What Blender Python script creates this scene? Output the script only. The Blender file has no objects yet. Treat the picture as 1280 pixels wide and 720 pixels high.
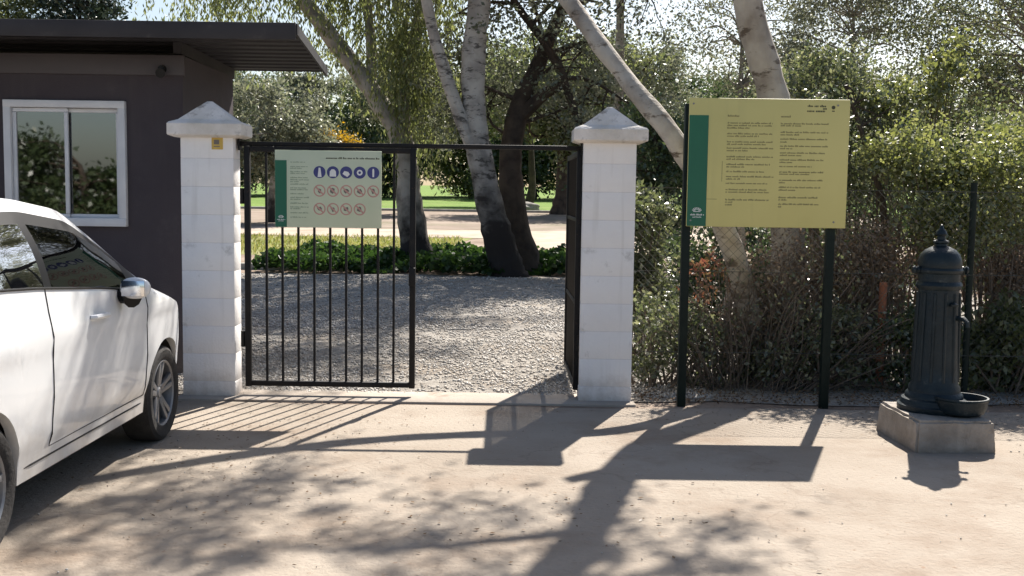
import bpy, bmesh, math, random
import numpy as np
from mathutils import Vector, Matrix

# ------------------------------------------------------------------ camera, sky, sun, exposure
S = bpy.context.scene
C = S.collection
R = math.radians

cam_d = bpy.data.cameras.new("camera")
cam_d.lens = 37.97
cam_d.sensor_width = 36.0
cam_d.clip_start = 0.05
cam_d.clip_end = 3000
cam = bpy.data.objects.new("camera", cam_d)
C.objects.link(cam)
PITCH, ROLL = R(4.95), R(0.80)
cam.matrix_world = Matrix.Translation((0, 0, 1.59)) @ Matrix.Rotation(R(90) - PITCH, 4, 'X') @ Matrix.Rotation(ROLL, 4, 'Z')
S.camera = cam

SUN_EL, SUN_AZ = R(45.8), R(20.4)          # azimuth from +Y towards +X
world = bpy.data.worlds.new("World")
S.world = world
world.use_nodes = True
wn = world.node_tree.nodes
sky = wn.new('ShaderNodeTexSky')
sky.sky_type = 'NISHITA'
sky.sun_disc = False
sky.sun_elevation = SUN_EL
sky.sun_rotation = SUN_AZ
sky.altitude = 100
sky.air_density = 1.0
sky.dust_density = 1.8
sky.ozone_density = 1.0
world.node_tree.links.new(sky.outputs[0], wn['Background'].inputs[0])
wn['Background'].inputs[1].default_value = 0.062

sun_d = bpy.data.lights.new("sun", 'SUN')
sun_d.energy = 5.0
sun_d.angle = R(0.53)
sun_d.color = (1.0, 0.94, 0.86)
sun = bpy.data.objects.new("sun", sun_d)
C.objects.link(sun)
to_sun = Vector((math.sin(SUN_AZ) * math.cos(SUN_EL), math.cos(SUN_AZ) * math.cos(SUN_EL), math.sin(SUN_EL)))
sun.rotation_euler = to_sun.to_track_quat('Z', 'Y').to_euler()
sun.location = (6, 16, 18)

S.view_settings.view_transform = 'Standard'
S.view_settings.look = 'None'
S.view_settings.exposure = 1.22
S.view_settings.gamma = 1.0
S.view_settings.use_curve_mapping = False
S.cycles.max_bounces = 8
S.cycles.transparent_max_bounces = 16
S.cycles.use_denoising = True

# ------------------------------------------------------------------ helpers: objects
ORIGIN = {}

def tag(o, label=None, cat=None, group=None, kind=None):
    if label: o['label'] = label
    if cat: o['category'] = cat
    if group: o['group'] = group
    if kind: o['kind'] = kind
    return o

def thing(name, label, cat, loc, group=None):
    o = bpy.data.objects.new(name, None)
    o.empty_display_size = 0.2
    C.objects.link(o)
    o.location = loc
    ORIGIN[o] = Vector(loc)
    return tag(o, label, cat, group)

def mesh_from_arrays(name, V, F):
    """V (n,3) array, F (m,k) array of equal sized faces"""
    me = bpy.data.meshes.new(name)
    V = np.asarray(V, dtype=np.float32); F = np.asarray(F, dtype=np.int32)
    k = F.shape[1]
    me.vertices.add(len(V)); me.vertices.foreach_set('co', V.ravel())
    me.loops.add(F.size); me.loops.foreach_set('vertex_index', F.ravel())
    me.polygons.add(len(F))
    me.polygons.foreach_set('loop_start', np.arange(0, F.size, k, dtype=np.int32))
    me.polygons.foreach_set('loop_total', np.full(len(F), k, dtype=np.int32))
    me.update(calc_edges=True)
    return me

def link_mesh(name, me, mat, parent=None, label=None, loc=None):
    o = bpy.data.objects.new(name, me)
    C.objects.link(o)
    for m in (mat if isinstance(mat, (list, tuple)) else [mat]):
        me.materials.append(m)
    if parent is not None:
        o.parent = parent
        org = ORIGIN[parent]
    else:
        org = Vector(loc) if loc is not None else Vector((0, 0, 0))
        o.location = org
    ORIGIN[o] = org
    if org.length > 0:
        me.transform(Matrix.Translation(-org))
    if label: o['label'] = label
    return o

class MB:
    """collects shapes in world coordinates and links them as ONE mesh object"""
    def __init__(self): self.v = []; self.f = []
    def add(self, vs, fs):
        n = len(self.v)
        self.v.extend([tuple(p) for p in vs]); self.f.extend([tuple(i + n for i in f) for f in fs])
        return self
    def box(self, c, s, rz=0.0, M=None, bev=0.0):
        x, y, z = s[0] / 2, s[1] / 2, s[2] / 2
        if bev <= 0:
            vs = [Vector(p) for p in ((-x,-y,-z),(x,-y,-z),(x,y,-z),(-x,y,-z),(-x,-y,z),(x,-y,z),(x,y,z),(-x,y,z))]
            fs = [(0,3,2,1),(4,5,6,7),(0,1,5,4),(1,2,6,5),(2,3,7,6),(3,0,4,7)]
        else:
            bm = bmesh.new()
            bmesh.ops.create_cube(bm, size=1.0)
            for v in bm.verts: v.co = Vector((v.co.x * s[0], v.co.y * s[1], v.co.z * s[2]))
            bmesh.ops.bevel(bm, geom=bm.edges[:], offset=bev, segments=2, affect='EDGES', profile=0.5)
            bm.verts.index_update()
            vs = [v.co.copy() for v in bm.verts]; fs = [tuple(v.index for v in f.verts) for f in bm.faces]
            bm.free()
        T = Matrix.Translation(c) @ (M.to_4x4() if M is not None else Matrix.Rotation(rz, 4, 'Z'))
        return self.add([T @ p for p in vs], fs)
    def tube(self, pts, radii, n=8, caps=True):
        pts = [Vector(p) for p in pts]
        if not hasattr(radii, '__len__'): radii = [radii] * len(pts)
        vs = []; fs = []
        t0 = (pts[1] - pts[0]).normalized()
        up = Vector((0, 0, 1)) if abs(t0.z) < 0.9 else Vector((1, 0, 0))
        nrm = t0.cross(up).normalized()
        for i, p in enumerate(pts):
            t = (pts[min(i + 1, len(pts) - 1)] - pts[max(i - 1, 0)])
            t = t.normalized() if t.length > 1e-9 else t0
            nrm = (nrm - t * nrm.dot(t))
            nrm = nrm.normalized() if nrm.length > 1e-6 else t.orthogonal().normalized()
            b = t.cross(nrm)
            for k in range(n):
                a = 2 * math.pi * k / n
                vs.append(p + (nrm * math.cos(a) + b * math.sin(a)) * radii[i])
        for i in range(len(pts) - 1):
            for k in range(n):
                k2 = (k + 1) % n
                fs.append((i*n+k, i*n+k2, (i+1)*n+k2, (i+1)*n+k))
        if caps:
            fs.append(tuple(range(n-1, -1, -1))); fs.append(tuple((len(pts)-1)*n + k for k in range(n)))
        return self.add(vs, fs)
    def lathe(self, prof, c, n=32, axis='Z', close=True):
        """prof list of (r, h)"""
        vs = []; fs = []
        for r, h in prof:
            for k in range(n):
                a = 2 * math.pi * k / n
                if axis == 'Z': vs.append((c[0] + r*math.cos(a), c[1] + r*math.sin(a), c[2] + h))
                else: vs.append((c[0] + h, c[1] + r*math.cos(a), c[2] + r*math.sin(a)))
        for i in range(len(prof) - 1):
            for k in range(n):
                k2 = (k + 1) % n
                fs.append((i*n+k, i*n+k2, (i+1)*n+k2, (i+1)*n+k))
        if close:
            fs.append(tuple(range(n-1, -1, -1))); fs.append(tuple((len(prof)-1)*n + k for k in range(n)))
        return self.add(vs, fs)
    def prism(self, poly, y0, y1):
        """poly list of (x,z) extruded between depth y0 and y1"""
        n = len(poly)
        vs = [(x, y0, z) for x, z in poly] + [(x, y1, z) for x, z in poly]
        fs = [tuple(range(n)), tuple(range(2*n-1, n-1, -1))]
        for i in range(n):
            j = (i + 1) % n
            fs.append((i, i+n, j+n, j))
        return self.add(vs, fs)
    def build(self, name, mat, parent=None, label=None, smooth=35, loc=None):
        me = bpy.data.meshes.new(name)
        me.from_pydata(self.v, [], self.f)
        bm = bmesh.new(); bm.from_mesh(me)
        bmesh.ops.recalc_face_normals(bm, faces=bm.faces[:])
        bm.to_mesh(me); bm.free()
        if smooth:
            me.polygons.foreach_set('use_smooth', [True] * len(me.polygons))
            me.set_sharp_from_angle(angle=R(smooth))
        me.update()
        return link_mesh(name, me, mat, parent, label, loc)

# ------------------------------------------------------------------ helpers: materials
def new_mat(name):
    m = bpy.data.materials.new(name); m.use_nodes = True
    nt = m.node_tree; nt.nodes.clear()
    out = nt.nodes.new('ShaderNodeOutputMaterial')
    return m, nt, out

def surf(name, c1, c2=None, rough=0.7, scale=3.0, detail=6.0, bump=0.0, bscale=40.0, stretch=(1,1,1), metallic=0.0,
         contrast=(0.35, 0.65), spots=None, coat=0.0, spec=0.5, rvar=0.0):
    m, nt, out = new_mat(name)
    N, L = nt.nodes.new, nt.links.new
    b = N('ShaderNodeBsdfPrincipled'); L(b.outputs[0], out.inputs[0])
    b.inputs['Roughness'].default_value = rough; b.inputs['Metallic'].default_value = metallic
    b.inputs['Specular IOR Level'].default_value = spec
    b.inputs['Coat Weight'].default_value = coat; b.inputs['Coat Roughness'].default_value = 0.04
    tc = N('ShaderNodeTexCoord'); mp = N('ShaderNodeMapping'); mp.inputs['Scale'].default_value = stretch
    L(tc.outputs['Object'], mp.inputs[0])
    c2 = c2 or c1
    nz = N('ShaderNodeTexNoise'); nz.inputs['Scale'].default_value = scale; nz.inputs['Detail'].default_value = detail
    nz.inputs['Roughness'].default_value = 0.62
    L(mp.outputs[0], nz.inputs['Vector'])
    cr = N('ShaderNodeValToRGB'); e = cr.color_ramp.elements
    e[0].position, e[1].position = contrast
    e[0].color = (*c1, 1); e[1].color = (*c2, 1)
    L(nz.outputs[0], cr.inputs[0])
    col = cr.outputs[0]
    if spots:
        sc, sscale, lo, hi = spots
        n2 = N('ShaderNodeTexNoise'); n2.inputs['Scale'].default_value = sscale; n2.inputs['Detail'].default_value = 8
        n2.inputs['Roughness'].default_value = 0.7
        L(mp.outputs[0], n2.inputs['Vector'])
        r2 = N('ShaderNodeMapRange'); r2.inputs['From Min'].default_value = lo; r2.inputs['From Max'].default_value = hi
        L(n2.outputs[0], r2.inputs['Value'])
        mx = N('ShaderNodeMix'); mx.data_type = 'RGBA'
        L(r2.outputs[0], mx.inputs['Factor']); L(col, mx.inputs['A']); mx.inputs['B'].default_value = (*sc, 1)
        col = mx.outputs['Result']
    L(col, b.inputs['Base Color'])
    if rvar:
        mr = N('ShaderNodeMapRange'); mr.inputs['To Min'].default_value = max(0, rough - rvar); mr.inputs['To Max'].default_value = min(1, rough + rvar)
        L(nz.outputs[0], mr.inputs['Value']); L(mr.outputs[0], b.inputs['Roughness'])
    if bump:
        n3 = N('ShaderNodeTexNoise'); n3.inputs['Scale'].default_value = bscale; n3.inputs['Detail'].default_value = 5
        L(mp.outputs[0], n3.inputs['Vector'])
        bp = N('ShaderNodeBump'); bp.inputs['Strength'].default_value = bump; bp.inputs['Distance'].default_value = 0.02
        L(n3.outputs[0], bp.inputs['Height']); L(bp.outputs[0], b.inputs['Normal'])
    return m

def leafmat(name, cols, trans=0.45, gloss=0.06):
    m, nt, out = new_mat(name)
    N, L = nt.nodes.new, nt.links.new
    g = N('ShaderNodeNewGeometry')
    cr = N('ShaderNodeValToRGB'); el = cr.color_ramp.elements
    while len(el) < len(cols): el.new(0.5)
    for i, c in enumerate(cols):
        el[i].position = i / max(1, len(cols) - 1); el[i].color = (*c, 1)
    L(g.outputs['Random Per Island'], cr.inputs[0])
    d = N('ShaderNodeBsdfDiffuse'); t = N('ShaderNodeBsdfTranslucent'); mx = N('ShaderNodeMixShader')
    hs = N('ShaderNodeHueSaturation'); hs.inputs['Value'].default_value = 1.5; hs.inputs['Saturation'].default_value = 1.1
    hs.inputs['Hue'].default_value = 0.485
    L(cr.outputs[0], hs.inputs['Color']); L(hs.outputs[0], t.inputs[0]); L(cr.outputs[0], d.inputs[0])
    mx.inputs[0].default_value = trans
    L(d.outputs[0], mx.inputs[1]); L(t.outputs[0], mx.inputs[2])
    gl = N('ShaderNodeBsdfGlossy'); gl.inputs['Roughness'].default_value = 0.38
    m2 = N('ShaderNodeMixShader'); m2.inputs[0].default_value = gloss
    L(mx.outputs[0], m2.inputs[1]); L(gl.outputs[0], m2.inputs[2]); L(m2.outputs[0], out.inputs[0])
    return m

def barkmat(name, base, dark, scar=(0.05, 0.04, 0.035), foot=None, foot_z=(0.2, 2.5), scar_amt=0.5):
    m, nt, out = new_mat(name)
    N, L = nt.nodes.new, nt.links.new
    b = N('ShaderNodeBsdfPrincipled'); b.inputs['Roughness'].default_value = 0.85; b.inputs['Specular IOR Level'].default_value = 0.2
    L(b.outputs[0], out.inputs[0])
    tc = N('ShaderNodeTexCoord')
    n1 = N('ShaderNodeTexNoise'); n1.inputs['Scale'].default_value = 3.2; n1.inputs['Detail'].default_value = 7
    L(tc.outputs['Object'], n1.inputs['Vector'])
    cr = N('ShaderNodeValToRGB'); e = cr.color_ramp.elements
    e[0].position = 0.36; e[0].color = (*dark, 1); e[1].position = 0.6; e[1].color = (*base, 1)
    L(n1.outputs[0], cr.inputs[0])
    mp = N('ShaderNodeMapping'); mp.inputs['Scale'].default_value = (2.2, 2.2, 6.0)
    L(tc.outputs['Object'], mp.inputs[0])
    n2 = N('ShaderNodeTexNoise'); n2.inputs['Scale'].default_value = 1.3; n2.inputs['Detail'].default_value = 6; n2.inputs['Roughness'].default_value = 0.7
    L(mp.outputs[0], n2.inputs['Vector'])
    r2 = N('ShaderNodeMapRange'); r2.inputs['From Min'].default_value = 0.68 - 0.16 * scar_amt; r2.inputs['From Max'].default_value = 0.74 - 0.14 * scar_amt
    L(n2.outputs[0], r2.inputs['Value'])
    mx = N('ShaderNodeMix'); mx.data_type = 'RGBA'
    L(r2.outputs[0], mx.inputs['Factor']); L(cr.outputs[0], mx.inputs['A']); mx.inputs['B'].default_value = (*scar, 1)
    col = mx.outputs['Result']
    if foot:                                               # old rough bark on the lower trunk
        sp = N('ShaderNodeSeparateXYZ'); L(tc.outputs['Object'], sp.inputs[0])
        ad = N('ShaderNodeMath'); ad.operation = 'MULTIPLY_ADD'; ad.inputs[1].default_value = 2.4
        L(n1.outputs[0], ad.inputs[0]); L(sp.outputs['Z'], ad.inputs[2])
        mr = N('ShaderNodeMapRange'); mr.inputs['From Min'].default_value = foot_z[1] + 1.2; mr.inputs['From Max'].default_value = foot_z[0] + 1.2
        L(ad.outputs[0], mr.inputs['Value'])
        m2 = N('ShaderNodeMix'); m2.data_type = 'RGBA'
        L(mr.outputs[0], m2.inputs['Factor']); L(col, m2.inputs['A']); m2.inputs['B'].default_value = (*foot, 1)
        col = m2.outputs['Result']
    L(col, b.inputs['Base Color'])
    n3 = N('ShaderNodeTexNoise'); n3.inputs['Scale'].default_value = 14; n3.inputs['Detail'].default_value = 6
    mp3 = N('ShaderNodeMapping'); mp3.inputs['Scale'].default_value = (1.6, 1.6, 0.5)
    L(tc.outputs['Object'], mp3.inputs[0]); L(mp3.outputs[0], n3.inputs['Vector'])
    bp = N('ShaderNodeBump'); bp.inputs['Strength'].default_value = 0.6; bp.inputs['Distance'].default_value = 0.03
    L(n3.outputs[0], bp.inputs['Height']); L(bp.outputs[0], b.inputs['Normal'])
    return m

def glassmat(name, tint, refl=0.05, rough=0.02):
    m, nt, out = new_mat(name)
    N, L = nt.nodes.new, nt.links.new
    t = N('ShaderNodeBsdfTransparent'); t.inputs[0].default_value = (*tint, 1)
    g = N('ShaderNodeBsdfGlossy'); g.inputs['Roughness'].default_value = rough
    f = N('ShaderNodeFresnel'); f.inputs['IOR'].default_value = 1.55
    a = N('ShaderNodeMath'); a.operation = 'ADD'; a.inputs[1].default_value = refl; a.use_clamp = True
    L(f.outputs[0], a.inputs[0])
    mx = N('ShaderNodeMixShader'); L(a.outputs[0], mx.inputs[0]); L(t.outputs[0], mx.inputs[1]); L(g.outputs[0], mx.inputs[2])
    L(mx.outputs[0], out.inputs[0])
    return m

M = {}
M['iron'] = surf('black_painted_iron', (0.008, 0.008, 0.009), (0.016, 0.014, 0.013), rough=0.55, spec=0.22, scale=14, spots=((0.09, 0.05, 0.03), 30, 0.64, 0.72), bump=0.1, bscale=120)
M['post_green'] = surf('dark_green_post_paint', (0.005, 0.011, 0.009), (0.009, 0.017, 0.014), rough=0.55, spec=0.2, scale=10, bump=0.08, bscale=90)
M['white_paint'] = surf('white_masonry_paint', (0.82, 0.79, 0.77), (0.88, 0.86, 0.84), rough=0.85, scale=2.2, bump=0.25, bscale=60, spots=((0.36, 0.34, 0.31), 5.0, 0.60, 0.80), contrast=(0.3, 0.7))
M['cap_paint'] = surf('weathered_white_cap', (0.58, 0.54, 0.48), (0.76, 0.72, 0.68), rough=0.9, scale=4, bump=0.4, bscale=45, spots=((0.22, 0.19, 0.16), 7.0, 0.57, 0.70))
M['mortar'] = surf('painted_mortar', (0.55, 0.53, 0.51), (0.66, 0.64, 0.62), rough=0.95, scale=9)
M['hut_wall'] = surf('dark_brown_hut_paint', (0.058, 0.048, 0.055), (0.070, 0.059, 0.066), rough=0.75, spec=0.25, scale=1.6, bump=0.12, bscale=80, spots=((0.105, 0.092, 0.095), 2.5, 0.56, 0.8))
M['hut_trim'] = surf('brown_hut_trim', (0.066, 0.056, 0.061), (0.076, 0.065, 0.069), rough=0.6, scale=3)
M['roof_metal'] = surf('dark_roof_sheet', (0.032, 0.030, 0.033), (0.044, 0.041, 0.044), rough=0.6, spec=0.25, scale=3, spots=((0.09, 0.08, 0.075), 6, 0.58, 0.8))
M['window_white'] = surf('white_window_frame', (0.66, 0.66, 0.68), (0.74, 0.74, 0.75), rough=0.4, scale=4)
M['hut_glass'] = glassmat('hut_window_glass', (0.30, 0.33, 0.34), refl=0.20)
M['dark_interior'] = surf('dark_hut_interior', (0.03, 0.028, 0.026), (0.06, 0.055, 0.05), rough=0.9, scale=2)
M['sign_yellow'] = surf('yellow_green_sign_panel', (0.55, 0.50, 0.185), (0.61, 0.555, 0.215), rough=0.5, scale=1.3, detail=3)
M['sign_pale'] = surf('pale_green_sign_panel', (0.50, 0.56, 0.40), (0.58, 0.62, 0.46), rough=0.45, scale=2.0, detail=3)
M['sign_green'] = surf('dark_green_sign_band', (0.0, 0.105, 0.055), (0.004, 0.125, 0.065), rough=0.45, scale=2)
M['sign_ink'] = surf('grey_green_printing', (0.22, 0.20, 0.085), rough=0.6)
M['sign_ink_dark'] = surf('dark_printing', (0.05, 0.055, 0.03), rough=0.6)
M['pale_ink'] = surf('faded_green_printing', (0.27, 0.34, 0.24), rough=0.6)
M['icon_blue'] = surf('blue_pictogram', (0.035, 0.04, 0.17), (0.05, 0.055, 0.20), rough=0.5)
M['icon_red'] = surf('faded_red_pictogram', (0.50, 0.26, 0.22), (0.55, 0.30, 0.25), rough=0.5)
M['icon_white'] = surf('white_pictogram', (0.72, 0.72, 0.70), rough=0.5)
M['icon_dark'] = surf('dark_pictogram', (0.16, 0.14, 0.12), rough=0.5)
M['sign_edge'] = surf('grey_sign_back', (0.22, 0.22, 0.21), rough=0.5)
M['sticker'] = surf('yellow_sticker', (0.55, 0.36, 0.06), (0.60, 0.42, 0.10), rough=0.5, scale=20)
M['cast_iron'] = surf('blue_green_cast_iron', (0.006, 0.013, 0.017), (0.012, 0.022, 0.028), rough=0.45, spec=0.3, scale=9, bump=0.2, bscale=50, spots=((0.06, 0.07, 0.07), 18, 0.60, 0.75))
M['concrete'] = surf('grey_brown_concrete', (0.24, 0.205, 0.17), (0.36, 0.32, 0.275), rough=0.95, scale=5, bump=0.6, bscale=35, spots=((0.13, 0.11, 0.09), 4, 0.58, 0.75))
M['car_white'] = surf('white_car_paint', (0.74, 0.745, 0.745), (0.78, 0.785, 0.785), rough=0.28, scale=2, coat=0.5, spots=((0.60, 0.585, 0.56), 3.0, 0.56, 0.9))
M['car_black'] = surf('black_car_trim', (0.006, 0.006, 0.007), (0.010, 0.010, 0.011), rough=0.4, spec=0.25, scale=8)
M['car_glass'] = glassmat('car_glass', (0.055, 0.085, 0.08), refl=0.0)
M['mirror'] = surf('mirror_glass', (0.75, 0.76, 0.78), rough=0.12, metallic=1.0)
M['tyre'] = surf('tyre_rubber', (0.015, 0.014, 0.014), (0.04, 0.036, 0.033), rough=0.85, scale=9, bump=0.2, bscale=60)
M['rim'] = surf('alloy_rim', (0.20, 0.20, 0.21), (0.28, 0.28, 0.285), rough=0.45, metallic=0.6, scale=10, spots=((0.12, 0.11, 0.10), 14, 0.58, 0.75))
M['seat_cloth'] = surf('dark_seat_cloth', (0.03, 0.045, 0.045), (0.05, 0.07, 0.07), rough=0.95, scale=20)
M['lamp_clear'] = surf('clear_headlight', (0.45, 0.47, 0.50), rough=0.12, spec=0.8)
M['lamp_red'] = surf('red_tail_light', (0.35, 0.01, 0.01), rough=0.15)
M['boulder'] = surf('grey_boulder', (0.22, 0.20, 0.18), (0.36, 0.34, 0.31), rough=0.95, scale=3, bump=0.6, bscale=12)
M['kerb'] = surf('pale_kerb_stone', (0.34, 0.33, 0.29), (0.46, 0.44, 0.40), rough=0.95, scale=3, bump=0.3)
M['wire'] = surf('old_fence_wire', (0.05, 0.055, 0.05), (0.09, 0.085, 0.075), rough=0.6, scale=5, metallic=0.3)
M['rust_pipe'] = surf('orange_rusty_paint', (0.24, 0.085, 0.045), (0.30, 0.12, 0.06), rough=0.8, scale=12)

def base_dirt(m, z0, z1, col, streak=None):
    # splashed mud at the foot and rain streaks, both with uneven edges
    nt = m.node_tree; N, L = nt.nodes.new, nt.links.new
    b = next(n for n in nt.nodes if n.type == 'BSDF_PRINCIPLED')
    src = b.inputs['Base Color'].links[0].from_socket
    tc = N('ShaderNodeTexCoord'); sp = N('ShaderNodeSeparateXYZ'); L(tc.outputs['Object'], sp.inputs[0])
    nz = N('ShaderNodeTexNoise'); nz.inputs['Scale'].default_value = 9; nz.inputs['Detail'].default_value = 8; nz.inputs['Roughness'].default_value = .7
    L(tc.outputs['Object'], nz.inputs['Vector'])
    ma = N('ShaderNodeMath'); ma.operation = 'MULTIPLY_ADD'; ma.inputs[1].default_value = (z1 - z0) * 1.6; L(nz.outputs[0], ma.inputs[0]); L(sp.outputs['Z'], ma.inputs[2])
    mr = N('ShaderNodeMapRange'); mr.inputs['From Min'].default_value = z1 + (z1 - z0) * .8; mr.inputs['From Max'].default_value = z0 + (z1 - z0) * .6; mr.inputs['To Max'].default_value = .75
    L(ma.outputs[0], mr.inputs['Value'])
    mx = N('ShaderNodeMix'); mx.data_type = 'RGBA'; L(mr.outputs[0], mx.inputs['Factor']); L(src, mx.inputs['A']); mx.inputs['B'].default_value = (*col, 1)
    out = mx.outputs['Result']
    if streak:
        mp = N('ShaderNodeMapping'); mp.inputs['Scale'].default_value = (10, 10, .7); mp.inputs['Location'].default_value = (.43, .2, .5); L(tc.outputs['Object'], mp.inputs[0])
        n2 = N('ShaderNodeTexNoise'); n2.inputs['Scale'].default_value = 1.2; n2.inputs['Detail'].default_value = 6; L(mp.outputs[0], n2.inputs['Vector'])
        r2 = N('ShaderNodeMapRange'); r2.inputs['From Min'].default_value = .56; r2.inputs['From Max'].default_value = .78; r2.inputs['To Max'].default_value = .5
        L(n2.outputs[0], r2.inputs['Value'])
        m2 = N('ShaderNodeMix'); m2.data_type = 'RGBA'; L(r2.outputs[0], m2.inputs['Factor']); L(out, m2.inputs['A']); m2.inputs['B'].default_value = (*streak, 1)
        out = m2.outputs['Result']
    L(out, b.inputs['Base Color'])
base_dirt(M['white_paint'], 0.0, 0.22, (0.36, 0.29, 0.23), (0.52, 0.49, 0.45))
base_dirt(M['hut_wall'], 0.0, 0.5, (0.14, 0.11, 0.09), (0.085, 0.072, 0.074))
base_dirt(M['sign_yellow'], -1, -.5, (0.3, 0.3, 0.2), (0.49, 0.45, 0.18))
base_dirt(M['car_white'], .15, .55, (0.46, 0.40, 0.33))
base_dirt(M['concrete'], 0.0, 0.05, (0.20, 0.16, 0.125), (0.20, 0.175, 0.15))

# --- ground materials
def ground_mat(name, c1, c2, c3, s1, s2, bump, bscale, rough=0.95, patch=(0.5, 0.7), cracks=None, speck=None, speck_scale=60, bdist=0.02):
    m, nt, out = new_mat(name)
    N, L = nt.nodes.new, nt.links.new
    b = N('ShaderNodeBsdfPrincipled'); b.inputs['Roughness'].default_value = rough; b.inputs['Specular IOR Level'].default_value = 0.15
    L(b.outputs[0], out.inputs[0])
    tc = N('ShaderNodeTexCoord')
    def noise(sc, det=7, ro=0.6):
        n = N('ShaderNodeTexNoise'); n.inputs['Scale'].default_value = sc; n.inputs['Detail'].default_value = det; n.inputs['Roughness'].default_value = ro
        L(tc.outputs['Object'], n.inputs['Vector']); return n.outputs[0]
    def mapr(v, a, c):
        r = N('ShaderNodeMapRange'); r.inputs['From Min'].default_value = a; r.inputs['From Max'].default_value = c; L(v, r.inputs['Value']); return r.outputs[0]
    def mix(f, a, bcol):
        x = N('ShaderNodeMix'); x.data_type = 'RGBA'; L(f, x.inputs['Factor']); L(a, x.inputs['A'])
        x.inputs['B'].default_value = (*bcol, 1); return x.outputs['Result']
    cr = N('ShaderNodeValToRGB'); e = cr.color_ramp.elements
    e[0].position, e[1].position = 0.35, 0.65
    e[0].color = (*c1, 1); e[1].color = (*c2, 1)
    L(noise(s1), cr.inputs[0])
    col = mix(mapr(noise(s2, 9, 0.68), *patch), cr.outputs[0], c3)
    if speck:
        col = mix(mapr(noise(speck_scale, 4, 0.7), 0.62, 0.72), col, speck)
    if cracks:
        v = N('ShaderNodeTexVoronoi'); v.feature = 'DISTANCE_TO_EDGE'; v.inputs['Scale'].default_value = cracks[0]
        mp = N('ShaderNodeVectorMath'); mp.operation = 'ADD'
        nn = N('ShaderNodeTexNoise'); nn.inputs['Scale'].default_value = 2.5; nn.inputs['Detail'].default_value = 6
        L(tc.outputs['Object'], nn.inputs['Vector']); L(tc.outputs['Object'], mp.inputs[0]); L(nn.outputs[1], mp.inputs[1])
        L(mp.outputs[0], v.inputs['Vector'])
        r = N('ShaderNodeMapRange'); r.inputs['From Min'].default_value = cracks[1]; r.inputs['From Max'].default_value = 0.0
        L(v.outputs['Distance'], r.inputs['Value'])
        ml = N('ShaderNodeMath'); ml.operation = 'MULTIPLY'; ml.inputs[1].default_value = 0.3; L(r.outputs[0], ml.inputs[0])
        col = mix(ml.outputs[0], col, (0.16, 0.12, 0.09))
    L(col, b.inputs['Base Color'])
    bp = N('ShaderNodeBump'); bp.inputs['Strength'].default_value = bump; bp.inputs['Distance'].default_value = bdist
    L(noise(bscale, 6, 0.65), bp.inputs['Height']); L(bp.outputs[0], b.inputs['Normal'])
    return m

M['driveway'] = ground_mat('beige_worn_driveway', (0.285, 0.24, 0.193), (0.345, 0.298, 0.246), (0.235, 0.182, 0.138), 0.9, 0.8, 0.6, 34, patch=(0.50, 0.68), cracks=(0.45, 0.010), speck=(0.25, 0.18, 0.13), speck_scale=22)
M['threshold'] = ground_mat('concrete_threshold', (0.33, 0.285, 0.24), (0.40, 0.35, 0.30), (0.23, 0.18, 0.14), 1.6, 2.2, 0.4, 30, patch=(0.55, 0.7))
M['soil'] = ground_mat('brown_soil', (0.16, 0.115, 0.085), (0.26, 0.20, 0.155), (0.32, 0.26, 0.21), 1.5, 0.7, 0.7, 18, patch=(0.5, 0.7), speck=(0.08, 0.055, 0.04), speck_scale=30)
M['gravel_bed'] = ground_mat('grey_gravel_bed', (0.25, 0.225, 0.195), (0.40, 0.37, 0.33), (0.28, 0.23, 0.18), 9, 0.7, 0.9, 30, patch=(0.52, 0.7), speck=(0.13, 0.12, 0.105), speck_scale=20, bdist=0.04)
M['lawn'] = ground_mat('green_lawn', (0.10, 0.17, 0.03), (0.15, 0.23, 0.045), (0.18, 0.19, 0.07), 0.5, 0.25, 0.7, 9, patch=(0.52, 0.75), bdist=0.06)
M['dry_grass'] = ground_mat('yellow_green_grass', (0.16, 0.19, 0.05), (0.26, 0.26, 0.10), (0.33, 0.28, 0.17), 0.8, 0.5, 0.8, 9, patch=(0.5, 0.66), bdist=0.06)
M['path'] = ground_mat('pale_sand_path', (0.36, 0.30, 0.235), (0.43, 0.365, 0.30), (0.28, 0.22, 0.165), 0.7, 0.5, 0.4, 10)
M['dirt'] = ground_mat('pinkish_dirt', (0.21, 0.165, 0.13), (0.29, 0.235, 0.19), (0.15, 0.14, 0.085), 0.4, 0.3, 0.5, 6)
M['stone'] = leafmat('loose_stone', [(0.24, 0.22, 0.195), (0.38, 0.355, 0.32), (0.46, 0.435, 0.40), (0.36, 0.31, 0.26), (0.58, 0.555, 0.52)], trans=0.0, gloss=0.03)

# --- bark
M['bark_white'] = barkmat('white_poplar_bark', (0.48, 0.44, 0.39), (0.30, 0.27, 0.24), foot=(0.032, 0.027, 0.024), foot_z=(1.0, 2.9), scar=(.10, .09, .08), scar_amt=1.0)
M['bark_pale'] = barkmat('pale_smooth_bark', (0.44, 0.40, 0.345), (0.25, 0.215, 0.18), foot=(0.22, 0.18, 0.145), foot_z=(0.0, 1.4), scar=(.11, .085, .065), scar_amt=0.85)
M['bark_brown'] = barkmat('dark_brown_bark', (0.085, 0.064, 0.048), (0.042, 0.032, 0.026), scar_amt=0.3)
M['bark_grey'] = barkmat('grey_bark', (0.36, 0.33, 0.29), (0.19, 0.17, 0.145), foot=(0.032, 0.028, 0.026), foot_z=(0.6, 1.7), scar_amt=0.35)
M['twig'] = surf('dry_brown_twigs', (0.10, 0.075, 0.055), (0.17, 0.13, 0.10), rough=0.9, scale=6)

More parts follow.
